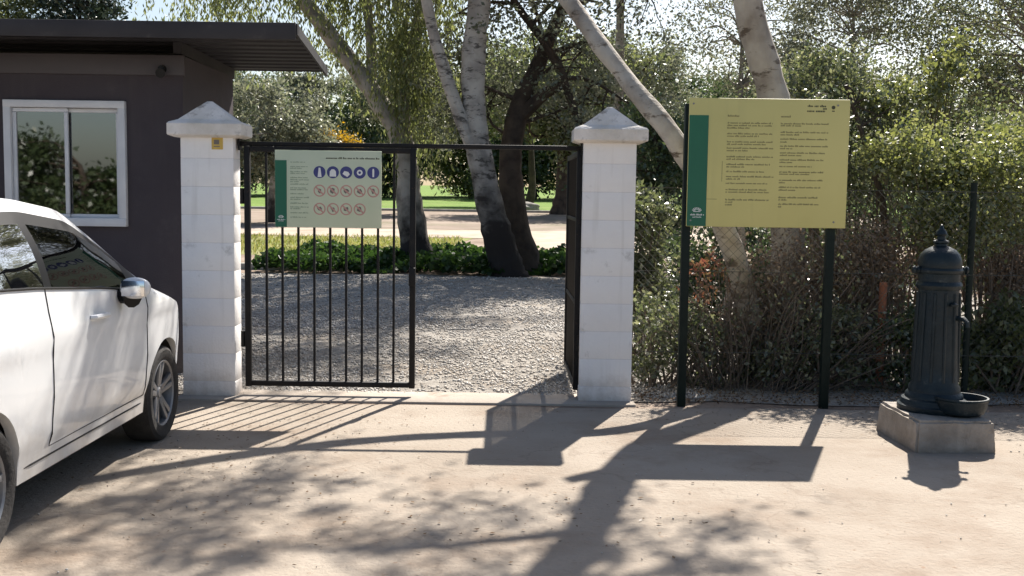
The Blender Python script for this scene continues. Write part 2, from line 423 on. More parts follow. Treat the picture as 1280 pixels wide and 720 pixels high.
# --- leaves
M['leaf_olive'] = leafmat('olive_grey_leaves', [(0.085, 0.10, 0.06), (0.14, 0.155, 0.10), (0.20, 0.21, 0.145)], 0.42)
M['leaf_dark'] = leafmat('dark_green_leaves', [(0.030, 0.05, 0.020), (0.055, 0.085, 0.03), (0.085, 0.115, 0.05)], 0.35)
M['leaf_mid'] = leafmat('mid_green_leaves', [(0.06, 0.08, 0.032), (0.105, 0.13, 0.048), (0.16, 0.18, 0.085)], 0.46)
M['leaf_bright'] = leafmat('bright_green_leaves', [(0.08, 0.105, 0.032), (0.145, 0.17, 0.05), (0.225, 0.24, 0.10)], 0.5, 0.10)
M['leaf_hedge'] = leafmat('hedge_leaves', [(0.035, 0.05, 0.022), (0.07, 0.092, 0.036), (0.12, 0.142, 0.062), (0.19, 0.20, 0.11)], 0.46, 0.10)
M['leaf_willow'] = leafmat('hanging_leaves', [(0.09, 0.115, 0.045), (0.14, 0.17, 0.06), (0.20, 0.22, 0.095)], 0.52)
M['leaf_gold'] = leafmat('golden_leaves', [(0.28, 0.20, 0.03), (0.36, 0.24, 0.04), (0.20, 0.17, 0.03)], 0.45)
M['leaf_conifer'] = leafmat('dark_conifer_needles', [(0.022, 0.036, 0.022), (0.04, 0.058, 0.034)], 0.15)
M['leaf_ivy'] = leafmat('ground_ivy_leaves', [(0.018, 0.042, 0.012), (0.032, 0.07, 0.017), (0.05, 0.095, 0.025)], 0.35, 0.03)
M['leaf_dry'] = leafmat('dry_leaves', [(0.15, 0.105, 0.07), (0.22, 0.165, 0.115), (0.11, 0.08, 0.055), (0.28, 0.22, 0.165)], 0.25)
M['leaf_red'] = leafmat('red_leaves', [(0.15, 0.065, 0.04), (0.19, 0.10, 0.055), (0.17, 0.14, 0.06)], 0.35)
M['leaf_litter'] = leafmat('fallen_leaves', [(0.10, 0.06, 0.035), (0.16, 0.10, 0.06), (0.22, 0.15, 0.09), (0.07, 0.05, 0.035)], 0.05, 0.02)

# ------------------------------------------------------------------ terrain
def g(x, y):
    return 0.0 if y < 24 else (0.02 * (y - 24) ** 2 / 12 / 2 if y < 36 else (0.12 + 0.02 * (y - 36)) if y < 170 else 2.8)

def sheet(name, x0, x1, y0, y1, dz, mat, nx=12, ny=24, edge=0.0, kind='structure'):
    rng = random.Random(hash(name) % 1000 if False else len(name) * 17)
    ph = [rng.uniform(0, 6.28) for _ in range(8)]
    def wob(t, i): return edge * (math.sin(t * 1.1 + ph[i]) + 0.6 * math.sin(t * 2.7 + ph[i + 1]) + 0.35 * math.sin(t * 6.3 + ph[i + 2]))
    V = []; F = []
    for j in range(ny + 1):
        for i in range(nx + 1):
            u, v = i / nx, j / ny
            x = x0 + (x1 - x0) * u; y = y0 + (y1 - y0) * v
            if edge:
                y += (1 - v) * wob(x, 0) * (0 if j else 1) + (wob(x, 3) if j == ny else 0)
                x += (wob(y, 1) if i == 0 else 0) + (wob(y, 4) if i == nx else 0)
            V.append((x, y, g(x, y) + dz))
    for j in range(ny):
        for i in range(nx):
            a = j * (nx + 1) + i
            F.append((a, a + 1, a + nx + 2, a + nx + 1))
    o = link_mesh(name, mesh_from_arrays(name, V, F), mat)
    return tag(o, kind=kind)

ys = np.concatenate([np.linspace(-60, 22, 12), np.linspace(24, 40, 9), np.linspace(45, 180, 28), [300, 600, 1200]])
xs = np.concatenate([[-1200, -500, -200], np.linspace(-100, 100, 21), [200, 500, 1200]])
V = [(x, y, g(x, y)) for y in ys for x in xs]
nx_ = len(xs)
F = [(j*nx_+i, j*nx_+i+1, (j+1)*nx_+i+1, (j+1)*nx_+i) for j in range(len(ys)-1) for i in range(nx_-1)]
tag(link_mesh('ground', mesh_from_arrays('ground', V, F), M['soil']), kind='structure')
sheet('driveway', -14, 14, -30, 8.02, 0.004, M['driveway'], 40, 40, edge=0.035)
tag(MB().box((-0.8, 8.27, 0.004), (3.5, 0.42, 0.03), bev=0.008).build('gate_threshold', M['threshold']), kind='structure')
sheet('gravel_yard', -16, 7.5, 8.30, 20.9, 0.008, M['gravel_bed'], 40, 30, edge=0.10)
sheet('grass_verge', -24, -1.6, 26.5, 35.5, 0.008, M['dry_grass'], 20, 10, edge=0.25)
sheet('path', -26, 16, 36.0, 41.0, 0.010, M['path'], 40, 8, edge=0.25)
sheet('sandy_ground', -30, 25, 41.4, 59, 0.006, M['dirt'], 40, 14, edge=0.3)
sheet('far_path', 0.2, 4.2, 29.5, 36.0, 0.012, M['path'], 10, 8, edge=0.2)
sheet('lawn', -70, 70, 60.5, 170, 0.010, M['lawn'], 30, 40, edge=0.4)

# ------------------------------------------------------------------ guard hut
HX0, HX1, HY0, HY1, HZ = -8.2, -2.81, 9.25, 10.9, 2.72
hut = thing('guard_hut', 'dark brown flat roofed guard hut beside the left white gate pillar', 'hut', (-5.5, 10.0, 0))
wx0, wx1, wz0, wz1 = -4.30, -3.31, 1.295, 2.31
w = MB()
t = 0.14
w.box(((HX0 + wx0) / 2, HY0 + t/2, HZ/2), (wx0 - HX0, t, HZ))
w.box(((wx1 + HX1) / 2, HY0 + t/2, HZ/2), (HX1 - wx1, t, HZ))
w.box(((wx0 + wx1) / 2, HY0 + t/2, wz0/2), (wx1 - wx0, t, wz0))
w.box(((wx0 + wx1) / 2, HY0 + t/2, (wz1 + HZ)/2), (wx1 - wx0, t, HZ - wz1))
w.box((HX1 - t/2, (HY0 + t + HY1) / 2, HZ/2), (t, HY1 - HY0 - t, HZ))
w.box((HX0 + t/2, (HY0 + t + HY1) / 2, HZ/2), (t, HY1 - HY0 - t, HZ))
w.box(((HX0 + HX1)/2, HY1 - t/2, HZ/2), (HX1 - HX0 - 2*t, t, HZ))
w.build('wall', M['hut_wall'], hut, smooth=0)
MB().box(((HX0+HX1)/2, HY0 + 0.75, HZ/2 - 0.05), (HX1-HX0-0.5, 0.9, HZ-0.3)).build('interior', M['dark_interior'], hut, smooth=0)
tr = MB()
tr.box(((HX0 + HX1)/2 + 0.01, HY0 - 0.012, HZ - 0.085), (HX1 - HX0 + 0.02, 0.03, 0.17), bev=0.006)
tr.build('wall_trim', M['hut_trim'], hut)
# roof: sheet with ribbed underside and folded edge
rx0 = -8.9
def roof_pt(x, v, dz):      # v: 0 front, 1 back
    y = 8.55 + (11.15 - 8.55) * v
    xr = -1.72 + (-1.93 + 1.72) * v
    return (min(x, xr), y, 2.865 - 0.045 * v + dz)
r_ = MB()
nv = 66
top = []; bot = []
for k in range(nv + 1):
    v = k / nv
    ph = (v * 11) % 1.0
    rib = 0.0 if ph < 0.62 else 0.032 * min(1, (ph - 0.62) / 0.07) * (1 if ph < 0.93 else (1 - ph) / 0.07)
    top.append((v, 0.0 + rib)); bot.append((v, -0.012 + rib))
vs = []; fs = []
for v, dz in top: vs += [roof_pt(rx0, v, dz), roof_pt(9, v, dz)]
nb = len(vs)
for v, dz in bot: vs += [roof_pt(rx0, v, dz - 0.002), roof_pt(9, v, dz - 0.002)]
for k in range(nv):
    a = 2*k
    fs.append((a, a+1, a+3, a+2)); fs.append((nb+a, nb+a+2, nb+a+3, nb+a+1))
    fs.append((a+1, nb+a+1, nb+a+3, a+3)); fs.append((a, a+2, nb+a+2, nb+a))
r_.add(vs, fs)
roof = r_.build('roof', M['roof_metal'], hut, smooth=0)
fa = MB()
p0 = Vector(roof_pt(rx0, 0, 0)); p1 = Vector(roof_pt(9, 0, 0)); p2 = Vector(roof_pt(9, 1, 0))
fa.box(((p0.x + p1.x)/2, p0.y - 0.012, p0.z - 0.035), (p1.x - p0.x + 0.02, 0.02, 0.13), bev=0.004)
fa.build('fascia', M['roof_metal'], roof)
ed = MB()
d = p2 - p1
ed.box((p1 + p2)/2 + Vector((0.012, 0, -0.015)), (d.length, 0.02, 0.085), M=Matrix.Rotation(math.atan2(d.y, d.x), 4, 'Z') @ Matrix.Rotation(math.asin(-d.z/d.length), 4, 'Y'))
ed.build('edge_flashing', M['roof_metal'], roof)
# rafters carrying the sheet
for x in (-8.0, -5.6, -2.86):
    rb = MB(); rb.box((x, 10.15, 2.772), (0.07, 1.75, 0.10), M=Matrix.Rotation(-0.017, 4, 'X'))
    rb.build('rafter', M['roof_metal'], roof)
# window
wf = MB()
fw = 0.062
cx, cz = (wx0 + wx1)/2, (wz0 + wz1)/2
W_, H_ = wx1 - wx0, wz1 - wz0
yF = HY0 + 0.0
wf.box((cx, yF, wz1 - fw/2 + 0.02), (W_ + 0.04, 0.10, fw), bev=0.006)
wf.box((cx, yF, wz0 + fw/2 - 0.02), (W_ + 0.04, 0.11, fw + 0.01), bev=0.006)
wf.box((wx0 + fw/2 - 0.02, yF, cz), (fw, 0.095, H_ - 0.07), bev=0.006)
wf.box((wx1 - fw/2 + 0.02, yF, cz), (fw, 0.095, H_ - 0.07), bev=0.006)
win = wf.build('window', M['window_white'], hut)
for k, (a, b, yy) in enumerate(((wx0 + 0.045, cx + 0.02, HY0 - 0.002), (cx - 0.02, wx1 - 0.045, HY0 + 0.026))):
    s = MB(); q = 0.032
    s.box(((a+b)/2, yy, wz1 - 0.045 - q/2), (b-a, 0.022, q), bev=0.003); s.box(((a+b)/2, yy, wz0 + 0.045 + q/2), (b-a, 0.022, q), bev=0.003)
    s.box((a + q/2, yy, cz), (q, 0.024, H_ - 0.16), bev=0.003); s.box((b - q/2, yy, cz), (q, 0.024, H_ - 0.16), bev=0.003)
    s.build('sash', M['window_white'], win)
    MB().box(((a+b)/2, yy + 0.004, cz), (b-a-2*q+0.01, 0.005, H_ - 0.15)).build('pane', M['hut_glass'], win, smooth=0)
# little camera under the eave
cm = thing('security_camera', 'small black security camera under the hut eave near its corner', 'camera', (-2.97, 9.23, 2.58))
MB().tube([(-2.97, 9.225, 2.60), (-2.97, 9.18, 2.60)], [0.035, 0.028], 12).build('bracket', M['car_black'], cm)
MB().tube([(-2.99, 9.22, 2.575), (-2.95, 9.10, 2.555)], [0.034, 0.04], 14).build('camera_body', M['car_black'], cm)

# ------------------------------------------------------------------ gate pillars
def pillar(cx, label, depth=0.20, sticker=False):
    y0 = 8.2
    p = thing('gate_pillar', label, 'pillar', (cx, y0 + depth/2, 0), 'gate pillars')
    s = MB(); hb = 0.2125; n = 9; z = 0.03; jr = random.Random(int(cx*100))
    s.box((cx, y0 + depth/2, 0.05), (0.406, depth + 0.006, 0.16), bev=0.01)
    z = 0.13
    k = 0
    while z < 1.99 - 0.02:
        h = min(hb, 1.99 - z)
        s.box((cx, y0 + depth/2, z + h/2), (0.398 + jr.uniform(-.0006,.0006), depth + jr.uniform(-.0006,.0006), h - 0.0022), bev=0.0022)
        z += h; k += 1
    sh = s.build('shaft', M['white_paint'], p)
    MB().box((cx, y0 + depth/2, 1.0), (0.394, depth - 0.004, 1.97)).build('mortar_core', M['mortar'], sh, smooth=0)
    c = MB()
    ox, oy = 0.278, depth/2 + 0.075
    yc = y0 + depth/2
    # slab with a slightly hollow pyramid on top
    def ring(ax, ay, z): return [(cx-ax, yc-ay, z), (cx+ax, yc-ay, z), (cx+ax, yc+ay, z), (cx-ax, yc+ay, z)]
    lv = [ring(0.235, depth/2+0.03, 1.985), ring(ox-0.004, oy-0.004, 2.00), ring(ox, oy, 2.008), ring(ox, oy, 2.085), ring(ox-0.012, oy-0.012, 2.098), ring(ox-0.07, oy-0.05, 2.118), ring(0.10, 0.075, 2.198), ring(0.018, 0.012, 2.262)]
    vs = [q for r in lv for q in r]; fs = []
    for i in range(len(lv)-1):
        for k in range(4):
            k2 = (k+1) % 4
            fs.append((i*4+k, i*4+k2, (i+1)*4+k2, (i+1)*4+k))
    fs.append((3,2,1,0)); m = (len(lv)-1)*4; fs.append((m, m+1, m+2, m+3))
    c.add(vs, fs)
    c.build('pillar_cap', M['cap_paint'], p, smooth=20)
    return p
pillar(-2.315, 'white block pillar with yellow sticker, standing beside the guard hut')
pillar(0.725, 'white block pillar to the left of the big yellow sign')
st = MB().box((-2.235, 8.2 - 0.0035, 1.945), (0.085, 0.003, 0.095)).build('sticker', M['sticker'], None, smooth=0, loc=(-2.235, 8.1965, 1.945))
tag(st, 'small yellow sticker high on the left pillar', 'sticker')
MB().box((-2.24, 8.1940, 1.952), (0.040, 0.002, 0.034), bev=0.0).add([(-2.262, 8.193, 1.915), (-2.215, 8.193, 1.915), (-2.215, 8.193, 1.922), (-2.262, 8.193, 1.922)], [(0,1,2,3)]).build('printed_mark', M['icon_dark'], st, smooth=0)

# ------------------------------------------------------------------ gate
YG = 8.29
ov = thing('overhead_gate_bar', 'thin black iron bar spanning the gateway between both pillar tops', 'bar', (-0.8, YG + 0.05, 1.96))
MB().box((-0.79, YG + 0.03, 1.948), (2.63, 0.032, 0.034), bev=0.004).build('bar', M['iron'], ov)
for x in (-2.095, 0.515):
    MB().box((x, YG + 0.03, 1.948), (0.012, 0.09, 0.10)).build('bracket', M['iron'], ov, smooth=0)

gl = thing('gate_leaf', 'closed black gate leaf with thin vertical bars and a pale notice board', 'gate', (-2.05, YG, 0.08), 'iron gate leaves')
a, b = -2.055, -0.745
f = MB()
f.box((a + 0.022, YG, 1.005), (0.044, 0.044, 1.85), bev=0.005)
f.box((b - 0.022, YG, 1.005), (0.044, 0.044, 1.85), bev=0.005)
f.box(((a+b)/2, YG, 1.908), (b - a - 0.088, 0.040, 0.040), bev=0.004)
f.box(((a+b)/2, YG, 0.105), (b - a - 0.088, 0.040, 0.040), bev=0.004)
f.build('frame', M['iron'], gl)
for k in range(9):
    x = a + 0.044 + (b - a - 0.088) * (k + 1) / 10
    MB().box((x, YG, 1.0065), (0.017, 0.017, 1.763)).build('bar', M['iron'], gl, smooth=0)
for z in (0.45, 1.55):
    MB().tube([(a - 0.020, YG, z - 0.06), (a - 0.020, YG, z + 0.06)], 0.017, 10).build('hinge', M['iron'], gl)
MB().box((b - 0.022, YG - 0.035, 0.95), (0.05, 0.03, 0.14), bev=0.005).build('latch', M['iron'], gl)

# right leaf, swung open into the yard: horizontal rails with wire mesh infill
gr = thing('gate_leaf', 'open black gate leaf with wire mesh, swung back against the right pillar', 'gate', (0.515, YG + 0.02, 0.08), 'iron gate leaves')
def on_leaf(s, z, off=0.0):      # s metres from the hinge
    return Vector((0.506 - 0.012 * s / 1.28 + off, YG + 0.03 + s, z))
Lf = 1.25
def bar_leaf(m, s0, z0, s1, z1, w):
    p, q = on_leaf(s0, z0), on_leaf(s1, z1); d = q - p
    m.box((p + q)/2, (w, w, d.length), M=d.to_track_quat('Z', 'X').to_matrix(), bev=0.004)
f = MB()
bar_leaf(f, 0, 0.08, 0, 1.93, 0.044); bar_leaf(f, Lf, 0.08, Lf, 1.93, 0.044)
for z in (0.105, 1.908): bar_leaf(f, 0.024, z, Lf - 0.024, z, 0.040)
f.build('frame', M['iron'], gr)
for z in (0.75, 1.40):
    m = MB(); bar_leaf(m, 0.024, z, Lf - 0.024, z, 0.030); m.build('cross_rail', M['iron'], gr)
m = MB()
n = 50; step = 0.032
def wire(p, q, r):
    m.tube([p, q], r, 4, caps=False)
z0, z1 = 0.125, 1.888
k = -z1
kk = np.arange(-(z1 - z0), Lf, 0.034)
for c in kk:
    s0, s1 = max(0.02, c), min(Lf - 0.02, c + (z1 - z0))
    if s1 - s0 < 0.03: continue
    wire(on_leaf(s0, z0 + s0 - c, 0.004), on_leaf(s1, z0 + s1 - c, 0.004), 0.0028)
    wire(on_leaf(s0, z1 - s0 + c, -0.004), on_leaf(s1, z1 - s1 + c, -0.004), 0.0028)
m.build('wire_mesh', M['iron'], gr, smooth=0)
for z in (0.45, 1.55):
    MB().tube([(0.518, YG + 0.01, z - 0.06), (0.518, YG + 0.01, z + 0.06)], 0.014, 10).build('hinge', M['iron'], gr)

# ------------------------------------------------------------------ printed boards
def glyphs(m, x0, x1, z, h, y, rng, thick=0.001):
    """a printed line: little separate strokes with word gaps"""
    x = x0
    while x < x1:
        wlen = rng.randint(2, 9)
        for _ in range(wlen):
            if x > x1: break
            w_ = h * rng.uniform(0.32, 0.62)
            hh = h * rng.choice([0.65, 0.65, 0.7, 1.0])
            m.box((x + w_/2, y, z - h/2 + hh/2), (w_, thick, hh))
            x += w_ + h * 0.18
        x += h * 0.55

def disc(m, cx, cz, r, y, n=24, th=0.0012, r_in=0.0):
    if r_in <= 0:
        m.prism([(cx + r*math.cos(2*math.pi*k/n), cz + r*math.sin(2*math.pi*k/n)) for k in range(n)], y, y - th)
    else:
        vs = []; fs = []
        for k in range(n):
            a = 2*math.pi*k/n
            for rr in (r, r_in):
                for yy in (y, y - th):
                    vs.append((cx + rr*math.cos(a), yy, cz + rr*math.sin(a)))
        for k in range(n):
            i, j = 4*k, 4*((k+1) % n)
            fs += [(i+1, j+1, j+3, i+3), (i, i+2, j+2, j), (i, j, j+1, i+1), (i+2, i+3, j+3, j+2)]
        m.add(vs, fs)

def emblem(m, cx, z, y, s):
    # white arch of rays over a line of lettering
    for k in range(7):
        a = math.pi * (0.08 + 0.84 * k / 6)
        c_, s_ = math.cos(a), math.sin(a)
        r0, r1, wd = 0.35*s, 1.0*s, 0.10*s
        m.prism([(cx + c_*r0 - s_*wd*0.5, z + s_*r0*0.75 + c_*wd*0.5), (cx + c_*r1 - s_*wd, z + s_*r1*0.75 + c_*wd), (cx + c_*r1 + s_*wd, z + s_*r1*0.75 - c_*wd), (cx + c_*r0 + s_*wd*0.5, z + s_*r0*0.75 - c_*wd*0.5)], y, y - 0.001)
    m.box((cx, y - 0.0005, z - 0.12*s), (1.5*s, 0.001, 0.14*s))
    rng = random.Random(3)
    glyphs(m, cx - 1.35*s, cx + 1.3*s, z - 0.75*s, 0.34*s, y - 0.0005, rng)
    glyphs(m, cx - 0.9*s, cx + 0.8*s, z - 1.25*s, 0.26*s, y - 0.0005, rng)

# ---- big yellow sign on two posts
YS = 8.06
sg = thing('information_sign', 'large yellow green information sign with dark green band on two posts', 'sign', (1.88, 8.12, 0))
sx0, sx1, sz0, sz1 = 1.292, 2.478, 1.372, 2.320
for x in (1.300, 2.385):
    m = MB(); m.box((x, 8.13, 1.13), (0.062, 0.062, 2.30), bev=0.006); m.build('post', M['post_green'], sg)
pn = MB(); pn.box(((sx0+sx1)/2, YS + 0.012, (sz0+sz1)/2), (sx1-sx0, 0.024, sz1-sz0), bev=0.004)
pan = pn.build('panel', M['sign_yellow'], sg)
W_s0 = sx1 - sx0
MB().box((sx0 + 0.073, YS - 0.0012, sz0 + 0.412), (0.142, 0.003, 0.818)).build('green_band', M['sign_green'], pan, smooth=0)
for bx in (0.03, W_s0 - 0.09):
    for bz in (0.045, 0.905):
        MB().tube([(sx0 + bx, YS + 0.001, sz0 + bz), (sx0 + bx, YS - 0.004, sz0 + bz)], [0.008, 0.007], 10).build('bolt', M['sign_edge'], pan)
m = MB(); emblem(m, sx0 + 0.075, sz0 + 0.115, YS - 0.0028, 0.036); m.build('emblem', M['icon_white'], pan, smooth=0)
rng = random.Random(11)
m = MB(); yt = YS - 0.0006
W_s = sx1 - sx0; H_s = sz1 - sz0
def sxp(px): return sx0 + (px - 100) / 710.0 * W_s
def szp(py): return sz1 - (py - 95) / 570.0 * H_s
rows_l = [(172, 325, 11), (203, 470, 9), (214, 468, 9), (225, 372, 9), (250, 466, 9), (261, 410, 9), (286, 472, 9), (297, 440, 9), (314, 476, 9), (325, 360, 9), (352, 474, 9), (363, 390, 9), (386, 462, 9), (397, 350, 9), (418, 440, 9), (440, 480, 9), (451, 330, 9), (470, 455, 9), (498, 455, 9), (509, 460, 9), (543, 462, 10), (554, 300, 8), (566, 300, 8)]
rows_r = [(172, 545, 11), (203, 716, 9), (212, 600, 9), (241, 716, 9), (252, 590, 9), (271, 714, 9), (284, 535, 9), (302, 714, 9), (313, 560, 9), (332, 700, 9), (343, 600, 9), (363, 700, 9), (374, 560, 9), (392, 650, 9), (417, 700, 10), (426, 640, 9), (453, 700, 9), (464, 530, 9), (485, 690, 9), (497, 580, 9), (530, 678, 10), (541, 540, 9), (560, 685, 9), (572, 520, 9)]
for py, px, hh in rows_l: glyphs(m, sxp(270), sxp(px), szp(py), hh * 0.00135, yt, rng)
for py, px, hh in rows_r: glyphs(m, sxp(506), sxp(px), szp(py), hh * 0.00135, yt, rng)
m.box((sxp(252), yt, szp(418)), (0.003, 0.001, 0.15)); m.box((sxp(207), yt, szp(542)), (0.085, 0.001, 0.003))
m.build('lettering', M['sign_ink'], pan, smooth=0)
m = MB()
for py, a_, b_ in ((124, 622, 700), (146, 620, 705), (135, 690, 706)): glyphs(m, sxp(a_), sxp(b_), szp(py), 0.017, yt, rng)
disc(m, sxp(736), szp(130), 0.014, YS, 12); m.box((sxp(736), yt, szp(146)), (0.02, 0.001, 0.008))
m.build('heading', M['sign_ink_dark'], pan, smooth=0)

# ---- notice board hung on the closed gate leaf
nb_ = thing('notice_board', 'pale green notice board with blue and red round pictograms on the gate', 'sign', (-1.41, YG - 0.03, 1.32))
nx0, nx1, nz0, nz1, YN = -1.812, -1.002, 1.318, 1.902, YG - 0.052
p = MB(); p.box(((nx0+nx1)/2, YN + 0.008, (nz0+nz1)/2), (nx1-nx0, 0.016, nz1-nz0), bev=0.003)
npn = p.build('panel', M['sign_pale'], nb_)
def nxp(px): return nx0 + (px - 115) / 740.0 * (nx1 - nx0)
def nzp(py): return nz1 - (py - 105) / 525.0 * (nz1 - nz0)
for px in (180, 800):
    MB().box((nxp(px), YN + 0.027, (nz0+nz1)/2 + 0.12), (0.03, 0.022, 0.05)).build('clamp', M['iron'], nb_, smooth=0)
MB().box((nx0 + 0.046, YN - 0.001, nz0 + 0.2545), (0.088, 0.002, 0.505)).build('green_band', M['sign_green'], npn, smooth=0)
m = MB(); emblem(m, nx0 + 0.046, nz0 + 0.075, YN - 0.0022, 0.022); m.build('emblem', M['icon_white'], npn, smooth=0)
m = MB()
glyphs(m, nxp(470), nxp(840), nzp(155), 0.014, YN - 0.0006, rng)
m.build('heading', M['sign_ink_dark'], npn, smooth=0)
m = MB()
for py, e_ in ((185, 330), (215, 340), (228, 300), (250, 345), (262, 320), (290, 340), (305, 350), (318, 280), (335, 345), (360, 330), (372, 345), (400, 310), (425, 350), (438, 300), (465, 340), (490, 350), (502, 290), (530, 345), (560, 330)):
    glyphs(m, nxp(222), nxp(e_), nzp(py), 0.010, YN - 0.0006, rng)
m.build('lettering', M['pale_ink'], npn, smooth=0)
pic_x = [425, 518, 610, 704, 798]
rr = 0.046
yy = YN - 0.0016
def fig(m, cx, cz, kind, s):
    if kind == 0:
        m.prism([(cx-0.3*s, cz-0.8*s), (cx+0.35*s, cz-0.8*s), (cx+0.22*s, cz+0.28*s), (cx+0.14*s, cz+0.72*s), (cx-0.14*s, cz+0.72*s), (cx-0.18*s, cz+0.28*s)], yy, yy-0.001)
    elif kind == 1:
        m.prism([(cx-0.55*s, cz-0.7*s), (cx+0.55*s, cz-0.7*s), (cx+0.5*s, cz+0.15*s), (cx+0.2*s, cz+0.5*s), (cx-0.2*s, cz+0.5*s), (cx-0.5*s, cz+0.15*s)], yy, yy-0.001)
    elif kind == 2:
        m.prism([(cx-0.6*s, cz-0.25*s), (cx+0.2*s, cz-0.75*s), (cx+0.6*s, cz-0.3*s), (cx+0.35*s, cz+0.1*s), (cx-0.3*s, cz+0.25*s)], yy, yy-0.001)
    elif kind == 3:
        disc(m, cx, cz, 0.48*s, yy, 16, r_in=0.22*s)
    else:
        m.prism([(cx-0.14*s, cz-0.7*s), (cx+0.14*s, cz-0.7*s), (cx+0.16*s, cz+0.35*s), (cx+0.1*s, cz+0.65*s), (cx-0.1*s, cz+0.65*s), (cx-0.16*s, cz+0.35*s)], yy, yy-0.001)
for k, x in enumerate(pic_x):
    m = MB(); disc(m, nxp(x), nzp(252), rr, YN)
    pc = m.build('blue_pictogram', M['icon_blue'], nb_, smooth=0)
    m = MB(); fig(m, nxp(x), nzp(252), k, rr); m.build('figure', M['icon_white'], pc, smooth=0)
for row, xs_ in ((378, [425, 518, 610, 704, 798]), (502, [425, 518, 610, 704])):
    for k, x in enumerate(xs_):
        X, Z = nxp(x), nzp(row)
        m = MB()
        disc(m, X, Z, rr, YN, 24, r_in=rr*0.80)
        L_ = rr*0.86; q = 0.006
        m.prism([(X - L_*0.70 - q*.7, Z + L_*0.70 - q*.7), (X - L_*0.70 + q*.7, Z + L_*0.70 + q*.7), (X + L_*0.70 + q*.7, Z - L_*0.70 + q*.7), (X + L_*0.70 - q*.7, Z - L_*0.70 - q*.7)], YN - 0.0014, YN - 0.0022)
        pc = m.build('red_pictogram', M['icon_red'], nb_, smooth=0)
        pts = []
        r2 = random.Random(k + row)
        for j in range(7):
            a_ = 2*math.pi*j/7; pts.append((X + rr*0.55*r2.uniform(.45, 1)*math.cos(a_), Z + rr*0.55*r2.uniform(.45, 1)*math.sin(a_)))
        m = MB(); m.prism(pts, YN, YN - 0.0008); m.build('figure', M['icon_dark'], pc, smooth=0)

# ------------------------------------------------------------------ drinking fountain on its concrete block
bl = MB()
def ringb(s, z): 
    c_ = Vector((2.80, 7.035))
    R2 = Matrix.Rotation(R(2), 2)
    return [tuple(c_ + R2 @ Vector((x*s*0.255, y*s*0.34))) + (z,) for x, y in ((-1,-1),(1,-1),(1,1),(-1,1))]
bm = bmesh.new()
lv = [[bm.verts.new(q) for q in ringb(1.02, -0.02)], [bm.verts.new(q) for q in ringb(0.96, 0.205)]]
for k in range(4):
    k2 = (k+1) % 4; bm.faces.new((lv[0][k], lv[0][k2], lv[1][k2], lv[1][k]))
bm.faces.new(lv[1]); bm.faces.new(lv[0][::-1])
bmesh.ops.bevel(bm, geom=bm.edges[:], offset=0.015, segments=2, affect='EDGES')
bmesh.ops.subdivide_edges(bm, edges=[e for e in bm.edges if e.calc_length() > 0.1], cuts=7, use_grid_fill=True)
rg = random.Random(5)
for v in bm.verts: v.co += Vector((rg.uniform(-1,1), rg.uniform(-1,1), rg.uniform(-1,1))) * 0.0035
bmesh.ops.recalc_face_normals(bm, faces=bm.faces[:])
me = bpy.data.meshes.new('concrete_block'); bm.to_mesh(me); bm.free()
me.polygons.foreach_set('use_smooth', [True]*len(me.polygons)); me.set_sharp_from_angle(angle=R(40))
o = link_mesh('concrete_block', me, M['concrete'], loc=(2.80, 7.035, 0))
tag(o, 'grey concrete plinth block under the drinking fountain', 'plinth')

fx, fy, fz = 2.815, 7.10, 0.205
ft = thing('drinking_fountain', 'dark green cast iron drinking fountain column on a concrete block', 'fountain', (fx, fy, fz))
c = MB()
prof = [(0.0, 0.0), (0.225, 0.0), (0.23, 0.012), (0.23, 0.035), (0.215, 0.045), (0.205, 0.075), (0.185, 0.085), (0.18, 0.11), (0.165, 0.125), (0.16, 0.16), (0.148, 0.18), (0.142, 0.32), (0.136, 0.50), (0.130, 0.70), (0.128, 0.80), (0.140, 0.812), (0.146, 0.83), (0.140, 0.848), (0.130, 0.856), (0.130, 0.905), (0.142, 0.915), (0.146, 0.93), (0.138, 0.945), (0.0, 0.945)]
c.lathe(prof, (fx, fy, fz), 40, close=False)
for k in range(12):      # fluting ribs
    a_ = 2*math.pi*k/12
    pts = [(fx + math.cos(a_)*r_*1.0, fy + math.sin(a_)*r_*1.0, fz + h_) for r_, h_ in ((0.143, 0.20), (0.137, 0.50), (0.129, 0.78))]
    c.tube(pts, 0.011, 6)
c.build('column', M['cast_iron'], ft)
d_ = MB()
d_.lathe([(0.136, 0.946), (0.138, 0.97), (0.134, 1.00), (0.120, 1.035), (0.095, 1.062), (0.060, 1.08), (0.040, 1.088), (0.038, 1.10), (0.05, 1.108), (0.05, 1.12), (0.028, 1.13), (0.026, 1.15), (0.036, 1.165), (0.030, 1.185), (0.014, 1.20), (0.008, 1.225), (0.0, 1.23)], (fx, fy, fz), 36, close=False)
d_.build('dome', M['cast_iron'], ft)
for sgn in (-1, 1):
    k_ = MB(); k_.lathe([(0.0, 0.0), (0.024, 0.0), (0.026, 0.02), (0.018, 0.03), (0.028, 0.04), (0.02, 0.055), (0.0, 0.058)], (0, 0, 0), 14, axis='X', close=False)
    k_.v = [(fx + sgn*(0.128 + x), fy - 0.01 + y, fz + 0.93 + z) for x, y, z in k_.v]
    k_.build('side_boss', M['cast_iron'], ft)
bx_, by_ = 2.925, 6.93
b_ = MB()
b_.lathe([(0.0, 0.0), (0.10, 0.0), (0.145, 0.02), (0.162, 0.06), (0.165, 0.10), (0.172, 0.108), (0.170, 0.118), (0.158, 0.118), (0.150, 0.10), (0.14, 0.06), (0.11, 0.035), (0.0, 0.03)], (bx_, by_, fz), 36, close=False)
b_.build('basin', M['cast_iron'], ft)
